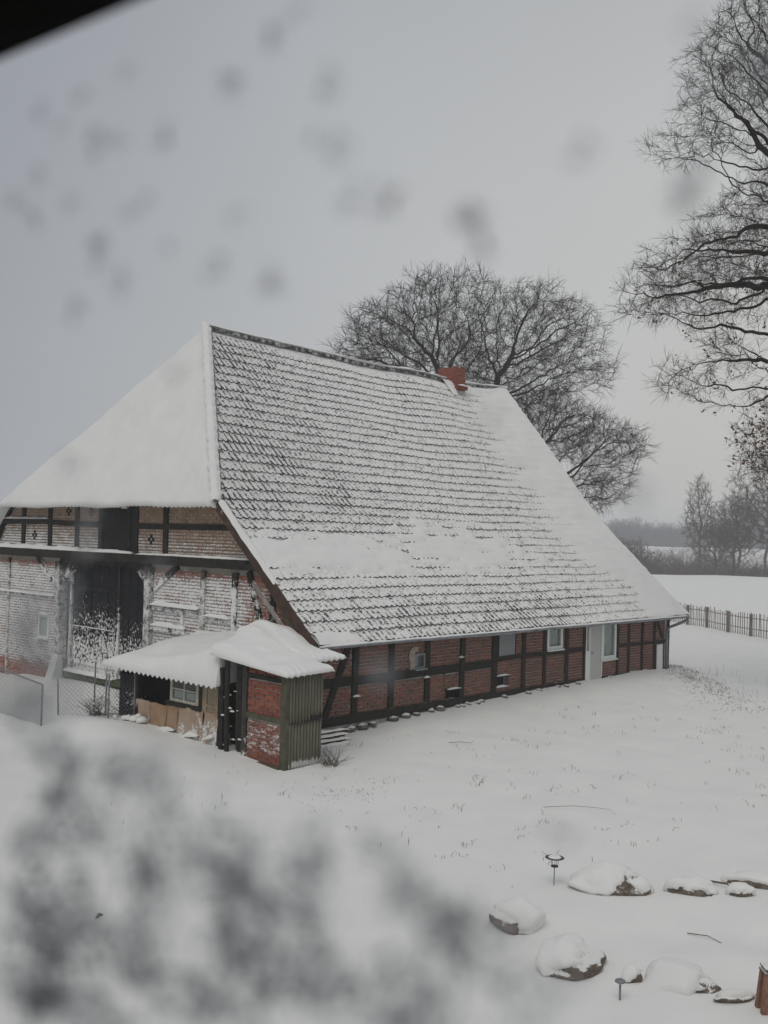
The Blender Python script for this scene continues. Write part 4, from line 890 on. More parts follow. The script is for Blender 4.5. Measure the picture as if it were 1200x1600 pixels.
# ------------------------------------------------------------------ garden: boulders, lamps, sticks
def boulder(label, x, y, r, rot, seed, wind, cover, name='boulder', dz=0.0, thick=0.09, sub=4):
    """rock with a wind-packed snow cap; wind points to the side the snow clings to"""
    import bmesh
    z = ground_z(x, y); e = empty(name, (x, y, z + dz)); e.rotation_euler.z = rot; tag(e, label, 'boulder')
    mb = rock_mesh(MB(), (0, 0, r[2] * 0.35), r, seed, sub, 0.6, 0.30); mb.build('rock', M_BOULDER, e, True)
    wv = Vector(wind).normalized(); cap_ = MB()
    bm = bmesh.new(); bmesh.ops.create_icosphere(bm, subdivisions=sub, radius=1.0)
    for v in bm.verts:
        n = v.co.normalized(); p_ = rock_shape(n, seed, 0.30); a = n.dot(wv) + 0.30 * fbm(n.x * 3 + seed, n.y * 3, n.z * 3, 5)
        tk = -0.05 + (0.05 + thick) * sstep(cover - 0.15, cover + 0.35, a) + 0.008 * fbm(n.x * 6, n.y * 6, n.z * 6, 3)
        base = Vector((p_.x * r[0], p_.y * r[1], p_.z * r[2] * (1 if p_.z > 0 else 0.6) + r[2] * 0.35)); cap_.v.append(tuple(base + n * tk))
    for f in bm.faces: cap_.f.append(tuple(v.index for v in f.verts)); cap_.m.append(0)
    bm.free(); cap_.build('snow_cap', M_SNOW_SOFT, e, True); return e
VA = math.atan2(-FX, FY)                                      # rotates local x to the picture's right
def wd(a, b, c): return (a, b, c)
boulder('long boulder beside the wire lantern, bare on its right end', -3.22, -8.72, (0.45, 0.28, 0.23), VA, 1.7, (-1.0, -0.05, 0.55), -0.05, thick=0.045, dz=-0.03)
boulder('rounded boulder left of the others, bare on its left face', -4.95, -8.55, (0.33, 0.26, 0.19), VA, 4.1, (1.0, 0.25, 0.5), -0.22, thick=0.05, dz=-0.05)
boulder('large boulder with dark bare underside next to the mushroom lamp', -5.37, -9.53, (0.36, 0.36, 0.18), VA + 0.5, 7.3, (-0.7, 0.75, 0.7), 0.02, thick=0.05, dz=-0.02)
boulder('flat buried boulder with one dark corner near the bottom right', -5.0, -10.55, (0.36, 0.24, 0.15), VA, 9.2, (-1.0, 0.15, 0.4), -0.35, thick=0.05, dz=-0.06)
boulder('angular stone with dark front edge at the back of the stone group', -2.55, -9.45, (0.30, 0.20, 0.13), VA, 12.4, (0.3, 0.8, 0.8), -0.35, thick=0.04, dz=-0.04)
boulder('small reddish stone with a white cap near the right edge', -2.25, -9.92, (0.15, 0.10, 0.10), VA, 15.8, (0.0, 0.8, 0.8), -0.3, thick=0.04, dz=-0.03)
boulder('long dark-edged stone cut by the right edge of the picture', -1.75, -9.85, (0.34, 0.14, 0.11), VA - 0.2, 18.1, (0.2, 0.8, 0.8), -0.3, thick=0.04, dz=-0.03)
boulder('tiny stone poking out left of the buried boulder', -5.30, -10.18, (0.09, 0.07, 0.09), VA, 21.0, (-0.6, 0.0, 0.8), -0.1, thick=0.03, sub=3)
boulder('dark sliver of stone behind the reddish ornament', -5.02, -11.05, (0.2, 0.08, 0.05), VA + 0.2, 24.0, (0.3, 0.7, 1.0), 0.1, thick=0.03, sub=3)
boulder('small half-buried stone right of the long boulder', -3.02, -8.98, (0.16, 0.13, 0.11), VA, 27.0, (0.6, 0.0, 1.0), -0.35, thick=0.05, sub=3)
# wire lantern stand
x, y = -3.62, -8.18; z = ground_z(x, y); e = empty('lantern_stand', (x, y, z)); tag(e, 'thin wire lantern stand with a flat round top in the snow', 'lantern')
MB().tube([(0, 0, -0.1), (0.01, 0, 0.24)], 0.005, 6).build('rod', M_IRON, e); MB().lathe((0.01, 0, 0.335), [(0.06, 0.0), (0.115, -0.003), (0.118, 0.0), (0.115, 0.003), (0.06, 0.004)], 18).build('top_plate', M_IRON, e, True)
for k in range(5): a = k * 1.257; MB().tube([(0.01 + 0.04 * math.cos(a), 0.04 * math.sin(a), 0.23), (0.01 + 0.048 * math.cos(a), 0.048 * math.sin(a), 0.33)], 0.0035, 4).build('cage_wire', M_IRON, e)
MB().lathe((0.01, 0, 0.225), [(0.0, 0.0), (0.045, 0.0), (0.045, 0.012), (0, 0.012)], 12).build('cage_floor', M_IRON, e); MB().lathe((0.01, 0, 0.35), [(0.08, -0.01), (0.065, 0.004), (0, 0.008)], 12).build('snow_cap', M_SNOW, e, True)
x, y = -5.72, -10.28; z = ground_z(x, y); e = empty('garden_lamp', (x, y, z)); tag(e, 'small metal mushroom lamp on a stem below the boulders', 'garden lamp')
MB().tube([(0, 0, -0.1), (0, 0, 0.14)], 0.010, 8).build('stem', M_ZINC, e, True); MB().lathe((0, 0, 0.14), [(0.012, 0), (0.018, 0.01), (0.028, 0.028), (0.028, 0.03)], 14).build('lens', M_OLDWHITE, e, True); MB().lathe((0, 0, 0.165), [(0.03, 0.0), (0.05, 0.004), (0.045, 0.018), (0.025, 0.028), (0, 0.03)], 16).build('lamp_cap', M_ZINC, e, True)
x, y = -4.98, -11.385; z = ground_z(x, y); e = empty('garden_ornament', (x, y, z)); e.rotation_euler.z = VA; tag(e, 'reddish tapered garden ornament with dark mottled front at the right edge', 'ornament')
for sx in (-1, 1): MB().beam((sx * 0.095, -0.07, -0.05), (sx * 0.055, -0.05, 0.34), 0.05, 0.05, (0, 1, 0)).build('leg', M_TERRA, e); MB().beam((sx * 0.095, 0.07, -0.05), (sx * 0.055, 0.05, 0.34), 0.05, 0.05, (0, 1, 0)).build('leg', M_TERRA, e)
MB().beam((0, -0.04, 0.05), (0, -0.03, 0.33), 0.12, 0.03, (0, 1, 0)).build('front', snowy('mottled', (0.02, 0.02, 0.02, 1), (0.12, 0.10, 0.09, 1), bias=-0.3, nscale=25), e)
for k in range(2): MB().box(-0.085 + 0.01 * k, 0.085 - 0.01 * k, -0.08, 0.08, 0.34 + k * 0.035, 0.36 + k * 0.035).build('cap_slab', M_STONE, e)
snow_strip((-0.08, 0, 0.398), (0.08, 0, 0.398), 0.08, 0.03, 'snow_cap', e, 0.3, 70)
def stick(label, pts, r=0.006):
    p0 = Vector(pts[0]); e = MB().tube([Vector((a, b, ground_z(a, b) + c)) for a, b, c in pts], [r * (1 - 0.15 * k) for k in range(len(pts))], 4).build('fallen_twig', M_WEED); tag(e, label, 'twig')
stick('forked twig lying on the snow above the boulders', [(-0.9, -6.2, 0.03), (-0.6, -6.55, 0.05), (-0.35, -6.75, 0.03), (-0.28, -7.0, 0.04), (-0.35, -7.15, 0.01)], 0.004)
stick('thin stick lying across the trodden hollow at right', [(-3.75, -9.98, 0.02), (-3.72, -10.2, 0.025), (-3.78, -10.38, 0.003)], 0.0055)
stick('short curved twig on the lawn before the long wall', [(1.85, -2.05, 0.0), (1.98, -2.25, 0.035), (2.1, -2.42, 0.03), (2.12, -2.5, 0.09)], 0.006)
stick('straight stake lying between two stones at right', [(-2.15, -9.45, 0.03), (-2.1, -9.7, 0.05), (-2.2, -9.8, 0.02)], 0.014)
stick('dark twig end on the snow at lower left', [(-8.22, -5.42, 0.0), (-8.17, -5.38, 0.025), (-8.13, -5.38, 0.0)], 0.02)

# dry weeds poking out of the snow: nobody could count them
rg = np.random.default_rng(6); SEG = []
def blade(x, y, h, lean=0.5, r=0.003):
    z = ground_z(x, y); a = rg.uniform(0, 6.28); d = h * lean * rg.uniform(0.2, 1)
    p0 = np.array((x, y, z - 0.02)); p1 = p0 + (math.cos(a) * d * 0.4, math.sin(a) * d * 0.4, h * 0.7); p2 = p1 + (math.cos(a) * d * 0.8, math.sin(a) * d * 0.8, h * rg.uniform(-0.1, 0.35))
    SEG.append((p0, p1, r, r * 0.8)); SEG.append((p1, p2, r * 0.8, r * 0.3))
for k in range(900):                                            # the bank running from the house corner
    t = rg.beta(1.1, 1.5); bx, by = 16.3 - 5.6 * t, 0.25 - 5.0 * t; w = rg.normal(0, 0.32 + 0.3 * t); blade(bx + 0.66 * w, by - 0.75 * w, rg.uniform(0.02, 0.09), 1.6, 0.005)
for k in range(60): t = rg.uniform(0.2, 1.3); blade(17.5 - 4.5 * t + rg.normal(0, .8), 0.5 - 4.6 * t + rg.normal(0, 1.0), rg.uniform(0.12, 0.4), 0.2, 0.003)
for k in range(170):
    cx, cy = rg.uniform(-4.5, 9), rg.uniform(-8.5, -0.8)
    if cx < -0.5 and cy > -2.2: continue
    for q in range(rg.integers(1, 7)): blade(cx + rg.normal(0, 0.07), cy + rg.normal(0, 0.07), rg.uniform(0.03, 0.12), 0.9, 0.0035)
for k in range(120): blade(-2.4 + rg.normal(0, 0.5), -3.4 + rg.normal(0, 0.35), rg.uniform(0.02, 0.07), 0.9, 0.003)
for k in range(40): blade(-4.4 + rg.normal(0, 1.2), -1.0 + rg.normal(0, 0.9), rg.uniform(0.03, 0.1), 0.6, 0.003)
def prisms(S, n=3):
    """tapered n-sided tubes for many segments at once"""
    P0 = np.array([s[0] for s in S]); P1 = np.array([s[1] for s in S]); R0 = np.array([s[2] for s in S]); R1 = np.array([s[3] for s in S]); return prisms_np(P0, P1, R0, R1, n)
def prisms_np(P0, P1, R0, R1, n=3):
    A = P1 - P0; ln = np.linalg.norm(A, axis=1, keepdims=True); A = A / np.maximum(ln, 1e-9)
    ref = np.where(np.abs(A[:, 2:3]) < 0.9, np.array([[0, 0, 1.0]]), np.array([[1.0, 0, 0]])); U = np.cross(A, ref); U /= np.linalg.norm(U, axis=1, keepdims=True); Wv = np.cross(A, U)
    an = np.arange(n) * 2 * np.pi / n; C = U[:, None] * np.cos(an)[None, :, None] + Wv[:, None] * np.sin(an)[None, :, None]
    V = np.concatenate([P0[:, None] + C * R0[:, None, None], P1[:, None] + C * R1[:, None, None]], 1).reshape(-1, 3)
    k = np.arange(n); k2 = (k + 1) % n; F = np.stack([k, k2, k2 + n, k + n], 1); Q = (F[None] + (np.arange(len(P0)) * 2 * n)[:, None, None]).reshape(-1, 4)
    return V, Q
V, Q = prisms(SEG); tag(link('dry_weeds', np_mesh('dry_weeds', V, Q, M_WEED)), 'dry grass and weed stalks poking through the snow', 'weeds', kind='stuff')

# ------------------------------------------------------------------ trees
def colonize(root, trunk, lobes, n, step, infl, kill, seed, up=0.08, jit=0.24, maxit=170):
    """branches growing towards points spread through the crown's lobes"""
    rg = np.random.default_rng(seed); A = []
    wts = np.array([l[3] * l[4] * l[5] for l in lobes]) ** 0.85; cnt = (wts / wts.sum() * n).astype(int)
    for (cx, cy, cz, rx, ry, rz), m in zip(lobes, cnt):
        d = rg.normal(size=(m, 3)); d /= np.linalg.norm(d, axis=1, keepdims=True); r = rg.uniform(0, 1, (m, 1)) ** 0.42
        A.append(np.array([[cx, cy, cz]]) + d * r * np.array([[rx, ry, rz]]))
    A = np.concatenate(A); nodes = [np.array(root, float)]; par = [-1]
    for q in trunk:
        q = np.array(q, float); st = max(1, int(np.linalg.norm(q - nodes[-1]) / step)); p = nodes[-1]
        for k in range(st): nodes.append(p + (q - p) * (k + 1) / st + rg.normal(0, 0.03, 3)); par.append(len(nodes) - 2)
    N = np.array(nodes); D = np.linalg.norm(A[:, None] - N[None], axis=2); near = D.argmin(1); dist = D.min(1); alive = np.ones(len(A), bool)
    for it in range(maxit):
        sel = alive & (dist < infl)
        if not sel.any():
            if not alive.any(): break
            infl *= 1.5; 
            if infl > 60: break
            continue
        idx = near[sel]; dv = A[sel] - N[idx]; dv /= np.maximum(np.linalg.norm(dv, axis=1, keepdims=True), 1e-6)
        S = np.zeros_like(N); np.add.at(S, idx, dv); ids = np.unique(idx); dirs = S[ids] / np.maximum(np.linalg.norm(S[ids], axis=1, keepdims=True), 1e-6) + rg.normal(0, jit, (len(ids), 3)); dirs[:, 2] += up
        dirs /= np.linalg.norm(dirs, axis=1, keepdims=True); NN = N[ids] + dirs * step
        base = len(N); N = np.concatenate([N, NN]); par += list(ids)
        D = np.linalg.norm(A[:, None] - NN[None], axis=2); dm = D.min(1); better = dm < dist; near[better] = base + D.argmin(1)[better]; dist = np.minimum(dist, dm)
        alive &= dist > kill
        if len(N) > 17000: break
    return N, np.array(par)
def tree(name, label, root, trunk, lobes, n, step, seed, tip=0.010, pw=2.35, twigs=3, tl=0.7, mats=(None, None), group=None, leaves=0, leafboxes=(), cat='tree', infl=3.0, kill=None, tr=0.006, up=0.08, rmax=None, fat=0.0):
    N, par = colonize(root, trunk, lobes, n, step, infl, kill or step * 1.3, seed, up); rg = np.random.default_rng(seed + 1)
    R = np.zeros(len(N)); kids = np.zeros(len(N), int); acc = np.zeros(len(N))
    for i in range(len(N) - 1, -1, -1):
        R[i] = tip if acc[i] == 0 else acc[i] ** (1 / pw)
        if par[i] >= 0: acc[par[i]] += R[i] ** pw; kids[par[i]] += 1
    R = R + fat * np.maximum(0, R - tip * 2.2)
    if rmax: R = np.minimum(R, rmax)
    i = np.arange(1, len(N)); p = par[1:]; A = N[i] - N[p]; Rp = np.minimum(R[p], R[i] * 1.35)
    e = empty(name, tuple(root)); tag(e, label, cat, group); off = np.array(root)
    thick = R[i] > tip * 2.2
    ext = A / np.linalg.norm(A, axis=1, keepdims=True) * (R[i] * 0.35)[:, None]
    V, Q = prisms_np(N[p][thick] - off, (N[i] + ext)[thick] - off, Rp[thick], R[i][thick], 7); link('trunk', np_mesh('trunk', V, Q, mats[0], True), e)
    S0, S1, T0, T1 = [N[p][~thick]], [N[i][~thick]], [Rp[~thick]], [R[i][~thick]]
    src = np.where(R < tip * 3.0)[0]; src = src[src > 4]
    par_d = np.zeros_like(N); par_d[1:] = A / np.linalg.norm(A, axis=1, keepdims=True)
    for k in range(twigs):                                          # twigs, each with two forks
        m = src[rg.random(len(src)) < 0.9]; d = par_d[m] * 0.9 + rg.normal(0, 0.55, (len(m), 3)); d[:, 2] += 0.1; d /= np.linalg.norm(d, axis=1, keepdims=True)
        ln = tl * rg.uniform(0.45, 1.15, (len(m), 1)); a = N[m]; b = a + d * ln * 0.5; d2 = d + rg.normal(0, 0.3, d.shape); d2 /= np.linalg.norm(d2, axis=1, keepdims=True); c = b + d2 * ln * 0.5
        r = np.full(len(m), tr); S0 += [a, b]; S1 += [b, c]; T0 += [r, r * 0.75]; T1 += [r * 0.75, r * 0.35]
        for q in range(2):
            f = d + rg.normal(0, 0.6, d.shape); f /= np.linalg.norm(f, axis=1, keepdims=True); t = rg.uniform(0.2, 1.0, (len(m), 1)); s0 = a + (b - a) * t if q else b
            S0.append(s0); S1.append(s0 + f * ln * 0.45); T0.append(r * 0.65); T1.append(r * 0.3)
    S0, S1, T0, T1 = map(np.concatenate, (S0, S1, T0, T1)); V, Q = prisms_np(S0 - off, S1 - off, T0, T1, 3)
    tag(link('crown', np_mesh('crown', V, Q, mats[1]), e), kind='stuff')
    if leaves:
        LV, LQ = [], []; ends = S1[-len(src) * 2:]
        for bx in leafboxes:
            c = np.array(bx[:3]); w = np.exp(-(((ends - c) / np.array(bx[3:6])) ** 2).sum(1)); cand = np.where(rg.random(len(ends)) < w * bx[6])[0]
            for q in cand:
                for _ in range(rg.integers(1, 4)):
                    o = ends[q] + rg.normal(0, 0.06, 3) - off; a = rg.normal(size=3); a /= np.linalg.norm(a); b = np.cross(a, rg.normal(size=3)); b /= np.linalg.norm(b); s = rg.uniform(0.04, 0.07); b *= s * 0.55; cc = np.cross(a, b) * 0.4; k = len(LV)
                    LV += [o, o + a * s + b + cc, o + a * 2 * s, o + a * s - b + cc]; LQ.append((k, k + 1, k + 2, k + 3))
        if LV: tag(link('dead_leaves', np_mesh('dead_leaves', np.array(LV), np.array(LQ), M_LEAF), e), kind='stuff')
    return e
r3 = np.array([c_r.x, c_r.y, 0]); f3 = np.array([FX, FY, 0]); cam3 = np.array(CAM)
def vp(d, l, z): q = cam3 + f3 * d + np.array([FY, -FX, 0]) * l; return (q[0], q[1], z)     # depth, sideways, height
def lobe(d, l, z, a, b, c): return (*vp(d, l, z), a, b, c)
OAK = (M_BARK, M_TWIG)
tree('oak_tree', 'bare spreading oak behind the roof just left of the chimney', vp(50, 2.9, 0), [vp(50, 2.9, 6), vp(50, 2.85, 11.2)],
     [lobe(50, 0.6, 14.7, 2.7, 3.0, 1.9), lobe(50, 3.0, 15.9, 1.9, 3.0, 2.0), lobe(49, -0.7, 13.0, 2.4, 2.6, 1.4), lobe(51, 2.6, 13.4, 2.8, 3.2, 2.0), lobe(50, 1.9, 16.6, 1.5, 2.0, 1.2), lobe(50, 4.4, 13.2, 1.3, 2.0, 1.1)], 2100, 0.34, 5, tip=0.011, twigs=5, tl=0.95, mats=OAK, tr=0.0085, rmax=0.40, fat=1.1)
tree('oak_tree', 'tall bare oak behind the ridge end right of the chimney', vp(54, 6.3, 0), [vp(54, 6.2, 6), vp(54, 6.0, 13.2)],
     [lobe(54, 6.0, 15.2, 1.8, 3.0, 2.6), lobe(54, 8.8, 15.4, 2.6, 3.2, 2.2), lobe(54, 7.2, 12.9, 3.2, 3.0, 1.8), lobe(54, 10.4, 13.6, 1.9, 2.4, 1.5), lobe(53, 7.2, 16.7, 2.0, 2.4, 1.5)], 2100, 0.36, 8, tip=0.011, twigs=5, tl=0.95, mats=OAK, tr=0.0085, rmax=0.45, fat=1.1)
tree('oak_tree', 'lower bare oak showing past the right slope of the roof', vp(57, 8.4, 0), [vp(57, 8.3, 4), vp(57, 8.2, 8.0)],
     [lobe(57, 10.4, 10.4, 3.0, 3.0, 2.1), lobe(57, 12.6, 9.6, 2.4, 2.6, 1.7), lobe(57, 9.0, 11.2, 2.6, 2.6, 1.9), lobe(57, 12.0, 7.4, 2.2, 2.4, 1.5)], 1900, 0.34, 13, tip=0.011, twigs=5, tl=0.95, mats=OAK, tr=0.0085, rmax=0.36, fat=0.8)
tree('oak_tree', 'great oak reaching in from the right with mossy limbs and clinging dead leaves', vp(26, 12.4, -0.1), [vp(26, 12.3, 4), vp(26, 12.0, 8.5), vp(26, 11.9, 13.5)],
     [lobe(26, 8.5, 11.2, 2.4, 2.2, 1.3), lobe(26, 7.1, 10.7, 1.2, 1.3, 0.75), lobe(26, 9.8, 12.2, 2.2, 2.2, 1.5), lobe(26, 7.9, 8.5, 1.0, 1.2, 0.6), lobe(26, 9.0, 9.3, 1.2, 1.0, 0.6), lobe(26, 9.8, 16.0, 2.4, 2.4, 1.2), lobe(26, 7.7, 14.7, 1.2, 1.2, 0.45), lobe(26, 10.8, 17.6, 2.6, 2.6, 2.2), lobe(26, 11.4, 15.6, 1.6, 1.8, 1.3), lobe(26, 8.9, 17.0, 1.3, 1.6, 1.0), lobe(26, 11.0, 14.0, 1.9, 1.9, 1.4), lobe(26, 10.9, 7.4, 1.6, 1.8, 1.9), lobe(26, 10.0, 6.6, 0.9, 1.0, 0.8), lobe(26, 14.5, 13, 2.5, 2.5, 4.5), lobe(25, 12.5, 10.2, 1.6, 1.6, 1.4)], 7200, 0.18, 17, tip=0.0048, pw=2.0, twigs=4, tl=0.50, mats=OAK, tr=0.0045, infl=2.2, up=0.0, rmax=0.42, fat=2.4,
     leaves=1, leafboxes=[(*vp(26, 11.4, 11.2), 1.3, 1.3, 1.0, 0.9), (*vp(26, 10.2, 7.2), 1.6, 1.6, 1.6, 0.9), (*vp(26, 9.0, 9.8), 3.0, 3.0, 2.0, 0.06)])
# trees along the far side of the field
ALD = (M_ALDER, M_ALDER)
rg0 = random.Random(44)
FAR = [(150, 47.6, 12.6, 2.1, 'slender alder standing free at the far edge of the field', 2), (156, 51.5, 8.5, 2.2, 'low bushy tree right of the free-standing alder', 3), (152, 54.0, 11.5, 2.6, 'multi-stemmed tree in the middle of the far row', 3), (149, 57.2, 15.5, 3.3, 'tallest tree of the far row, at the right edge', 3), (158, 55.6, 13.0, 2.8, 'tree half hidden behind the tallest of the far row', 2), (165, 42.2, 6.5, 2.4, 'reddish low tree left of the free-standing alder', 3), (175, 44.5, 7.5, 2.6, 'thin far tree between the roof and the alder', 2), (154, 60.5, 13.0, 3.0, 'last tree of the far row, cut by the picture edge', 3), (170, 39.6, 8.0, 2.6, 'bare tree just showing beyond the roof verge', 3)]
for d, l, h, w, lab, st in FAR:
    h *= 1.3; w *= 1.3; bx = vp(d, l, 0); z0 = ground_z(bx[0], bx[1]); root = (bx[0], bx[1], z0)
    lobes = [lobe(d, l, z0 + h * 0.70, w * 0.75, w * 0.75, h * 0.27), lobe(d, l + rg0.uniform(-.8, .8), z0 + h * 0.52, w * 0.95, w, h * 0.20)]
    if st == 3: lobes += [lobe(d, l - w * 0.75, z0 + h * 0.62, w * 0.7, w * 0.7, h * 0.26), lobe(d, l + w * 0.8, z0 + h * 0.58, w * 0.7, w * 0.7, h * 0.30)]
    tree('alder_tree', lab, root, [(bx[0] + rg0.uniform(-.3, .3), bx[1], z0 + h * (0.16 if st == 3 else 0.4))], lobes, 650, 0.5, int(d * 10 + l), tip=0.028, twigs=4, tl=1.2, mats=ALD, group='trees along the far side of the field', tr=0.02, up=0.2, rmax=0.22, infl=4)
# brush and reeds below the field edge, and the hazy wood beyond
def brush(name, label, cat, n, drange, lrange, hr, mat, seed, r, fan=3, spread=0.35):
    rg = np.random.default_rng(seed); S = []
    for k in range(n):
        d = rg.uniform(*drange); l = rg.uniform(*lrange) * d; b = np.array(vp(d, l, 0)); b[2] = ground_z(b[0], b[1]); h = rg.uniform(*hr) * (0.75 + 0.5 * (0.5 + 0.5 * math.sin(l * 0.19 + seed)))
        for q in range(fan):
            a = b + np.array([rg.normal(0, spread), rg.normal(0, spread), 0]) * h * 0.25; m = a + np.array([rg.normal(0, spread * .4), rg.normal(0, spread * .4), 0.6]) * h; t = m + np.array([rg.normal(0, spread * .5), rg.normal(0, spread * .5), 0.42]) * h
            S += [(a, m, r, r * 0.6), (m, t, r * 0.6, r * 0.2)]
            for _ in range(3): u = a + (t - a) * rg.uniform(0.35, 0.95); S.append((u, u + np.array([rg.normal(0, .18), rg.normal(0, .18), 0.14]) * h, r * 0.45, r * 0.15))
    V, Q = prisms(S); return tag(link(name, np_mesh(name, V, Q, mat)), label, cat, kind='stuff')
brush('brushwood', 'brown brushwood along the sunken far edge of the field', 'brushwood', 620, (158, 215), (0.22, 0.46), (3.2, 6.6), M_ALDER, 3, 0.05, 4, 0.7)
brush('reed_belt', 'pale brown reed belt in the hollow beyond the field', 'reeds', 900, (225, 275), (0.2, 0.48), (1.5, 3.0), M_REED, 4, 0.05, 3, 0.25)
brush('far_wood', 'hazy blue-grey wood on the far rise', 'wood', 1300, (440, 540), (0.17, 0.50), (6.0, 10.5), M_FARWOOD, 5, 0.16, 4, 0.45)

# ------------------------------------------------------------------ the upstairs window this view is seen through
wn_ = Vector((0.99030356, 0.1389203, 0)); wa = Vector((-0.1389203, 0.99030356, 0)); PD = 0.055     # outward normal, along the pane, distance
def wp(a, h, n=0.0): return CAM + wn_ * (PD + n) + wa * a + Vector((0, 0, h))
def wbox(mb, a0, a1, h0, h1, n0, n1): return mb.hexa([wp(a0, h0, n0), wp(a0, h0, n1), wp(a1, h0, n1), wp(a1, h0, n0), wp(a0, h1, n0), wp(a0, h1, n1), wp(a1, h1, n1), wp(a1, h1, n0)])
M_FRAME = plain('dark_window_wood', (0.006, 0.0055, 0.0055, 1), (0.011, 0.01, 0.0095, 1), 40, 0.9, spec=0.03)
M_ROOM = plain('room_plaster', (0.30, 0.29, 0.27, 1), (0.36, 0.35, 0.33, 1), 3, 0.9)
A0, A1, AM, H0, H1, T0_, T1_ = -0.55, 1.75, 0.62, -1.05, 0.62, 0.0605, 0.098
wnd = empty('casement_window', tuple(wp(0.6, H0, 0))); wnd_inv = Matrix.Translation(-wp(0.6, H0, 0))
tag(wnd, 'dark-framed upstairs window close to the viewer, its crossbar cutting the upper left corner', 'window')
def wpart(o): o.parent = wnd; o.matrix_parent_inverse = wnd_inv; return o
for a0, a1, h0, h1 in ((A0 - 0.06, A0, H0 - 0.06, H1 + 0.06), (A1, A1 + 0.06, H0 - 0.06, H1 + 0.06), (A0, A1, H1, H1 + 0.06), (A0, A1, H0 - 0.06, H0)): wpart(wbox(MB(), a0, a1, h0, h1, -0.03, 0.045).build('frame', M_FRAME))
wpart(wbox(MB(), AM - 0.03, AM + 0.03, H0, H1, -0.026, 0.042).build('mullion', M_FRAME))
for a0, a1 in ((A0, AM - 0.03), (AM + 0.03, A1)):
    wpart(wbox(MB(), a0, a1, T0_, T1_, -0.014, 0.02).build('glazing_bar', M_FRAME))
    for h0, h1 in ((H0, T0_), (T1_, H1)): wpart(wbox(MB(), a0, a1, h0, h1, -0.0015, 0.0015).build('pane', M_PANE))
def swall(name, mbx, mat): return tag(mbx.build(name, mat), kind='structure')
mb = MB(); Z0, Z1 = -4.35, 2.6
for a0, a1, h0, h1 in ((-2.4, A0 - 0.06, Z0, Z1), (A1 + 0.06, 3.6, Z0, Z1), (A0 - 0.06, A1 + 0.06, H1 + 0.06, Z1), (A0 - 0.06, A1 + 0.06, Z0, H0 - 0.06)): wbox(mb, a0, a1, h0, h1, -0.05, 0.06)
swall('facade_wall', mb, M_ROOM)
mb = MB(); wbox(mb, -2.4, 3.6, -1.75, 1.3, -3.6, -3.5); wbox(mb, -2.5, -2.4, -1.75, 1.3, -3.6, -0.05); wbox(mb, 3.6, 3.7, -1.75, 1.3, -3.6, -0.05); swall('room_wall', mb, M_ROOM)
swall('room_ceiling', wbox(MB(), -2.5, 3.7, 1.3, 1.4, -3.7, -0.05), M_ROOM); swall('room_floor', wbox(MB(), -2.5, 3.7, -1.85, -1.75, -3.7, -0.05), plain('floorboards', (0.09, 0.06, 0.04, 1), (0.13, 0.09, 0.06, 1), 4, 0.6))
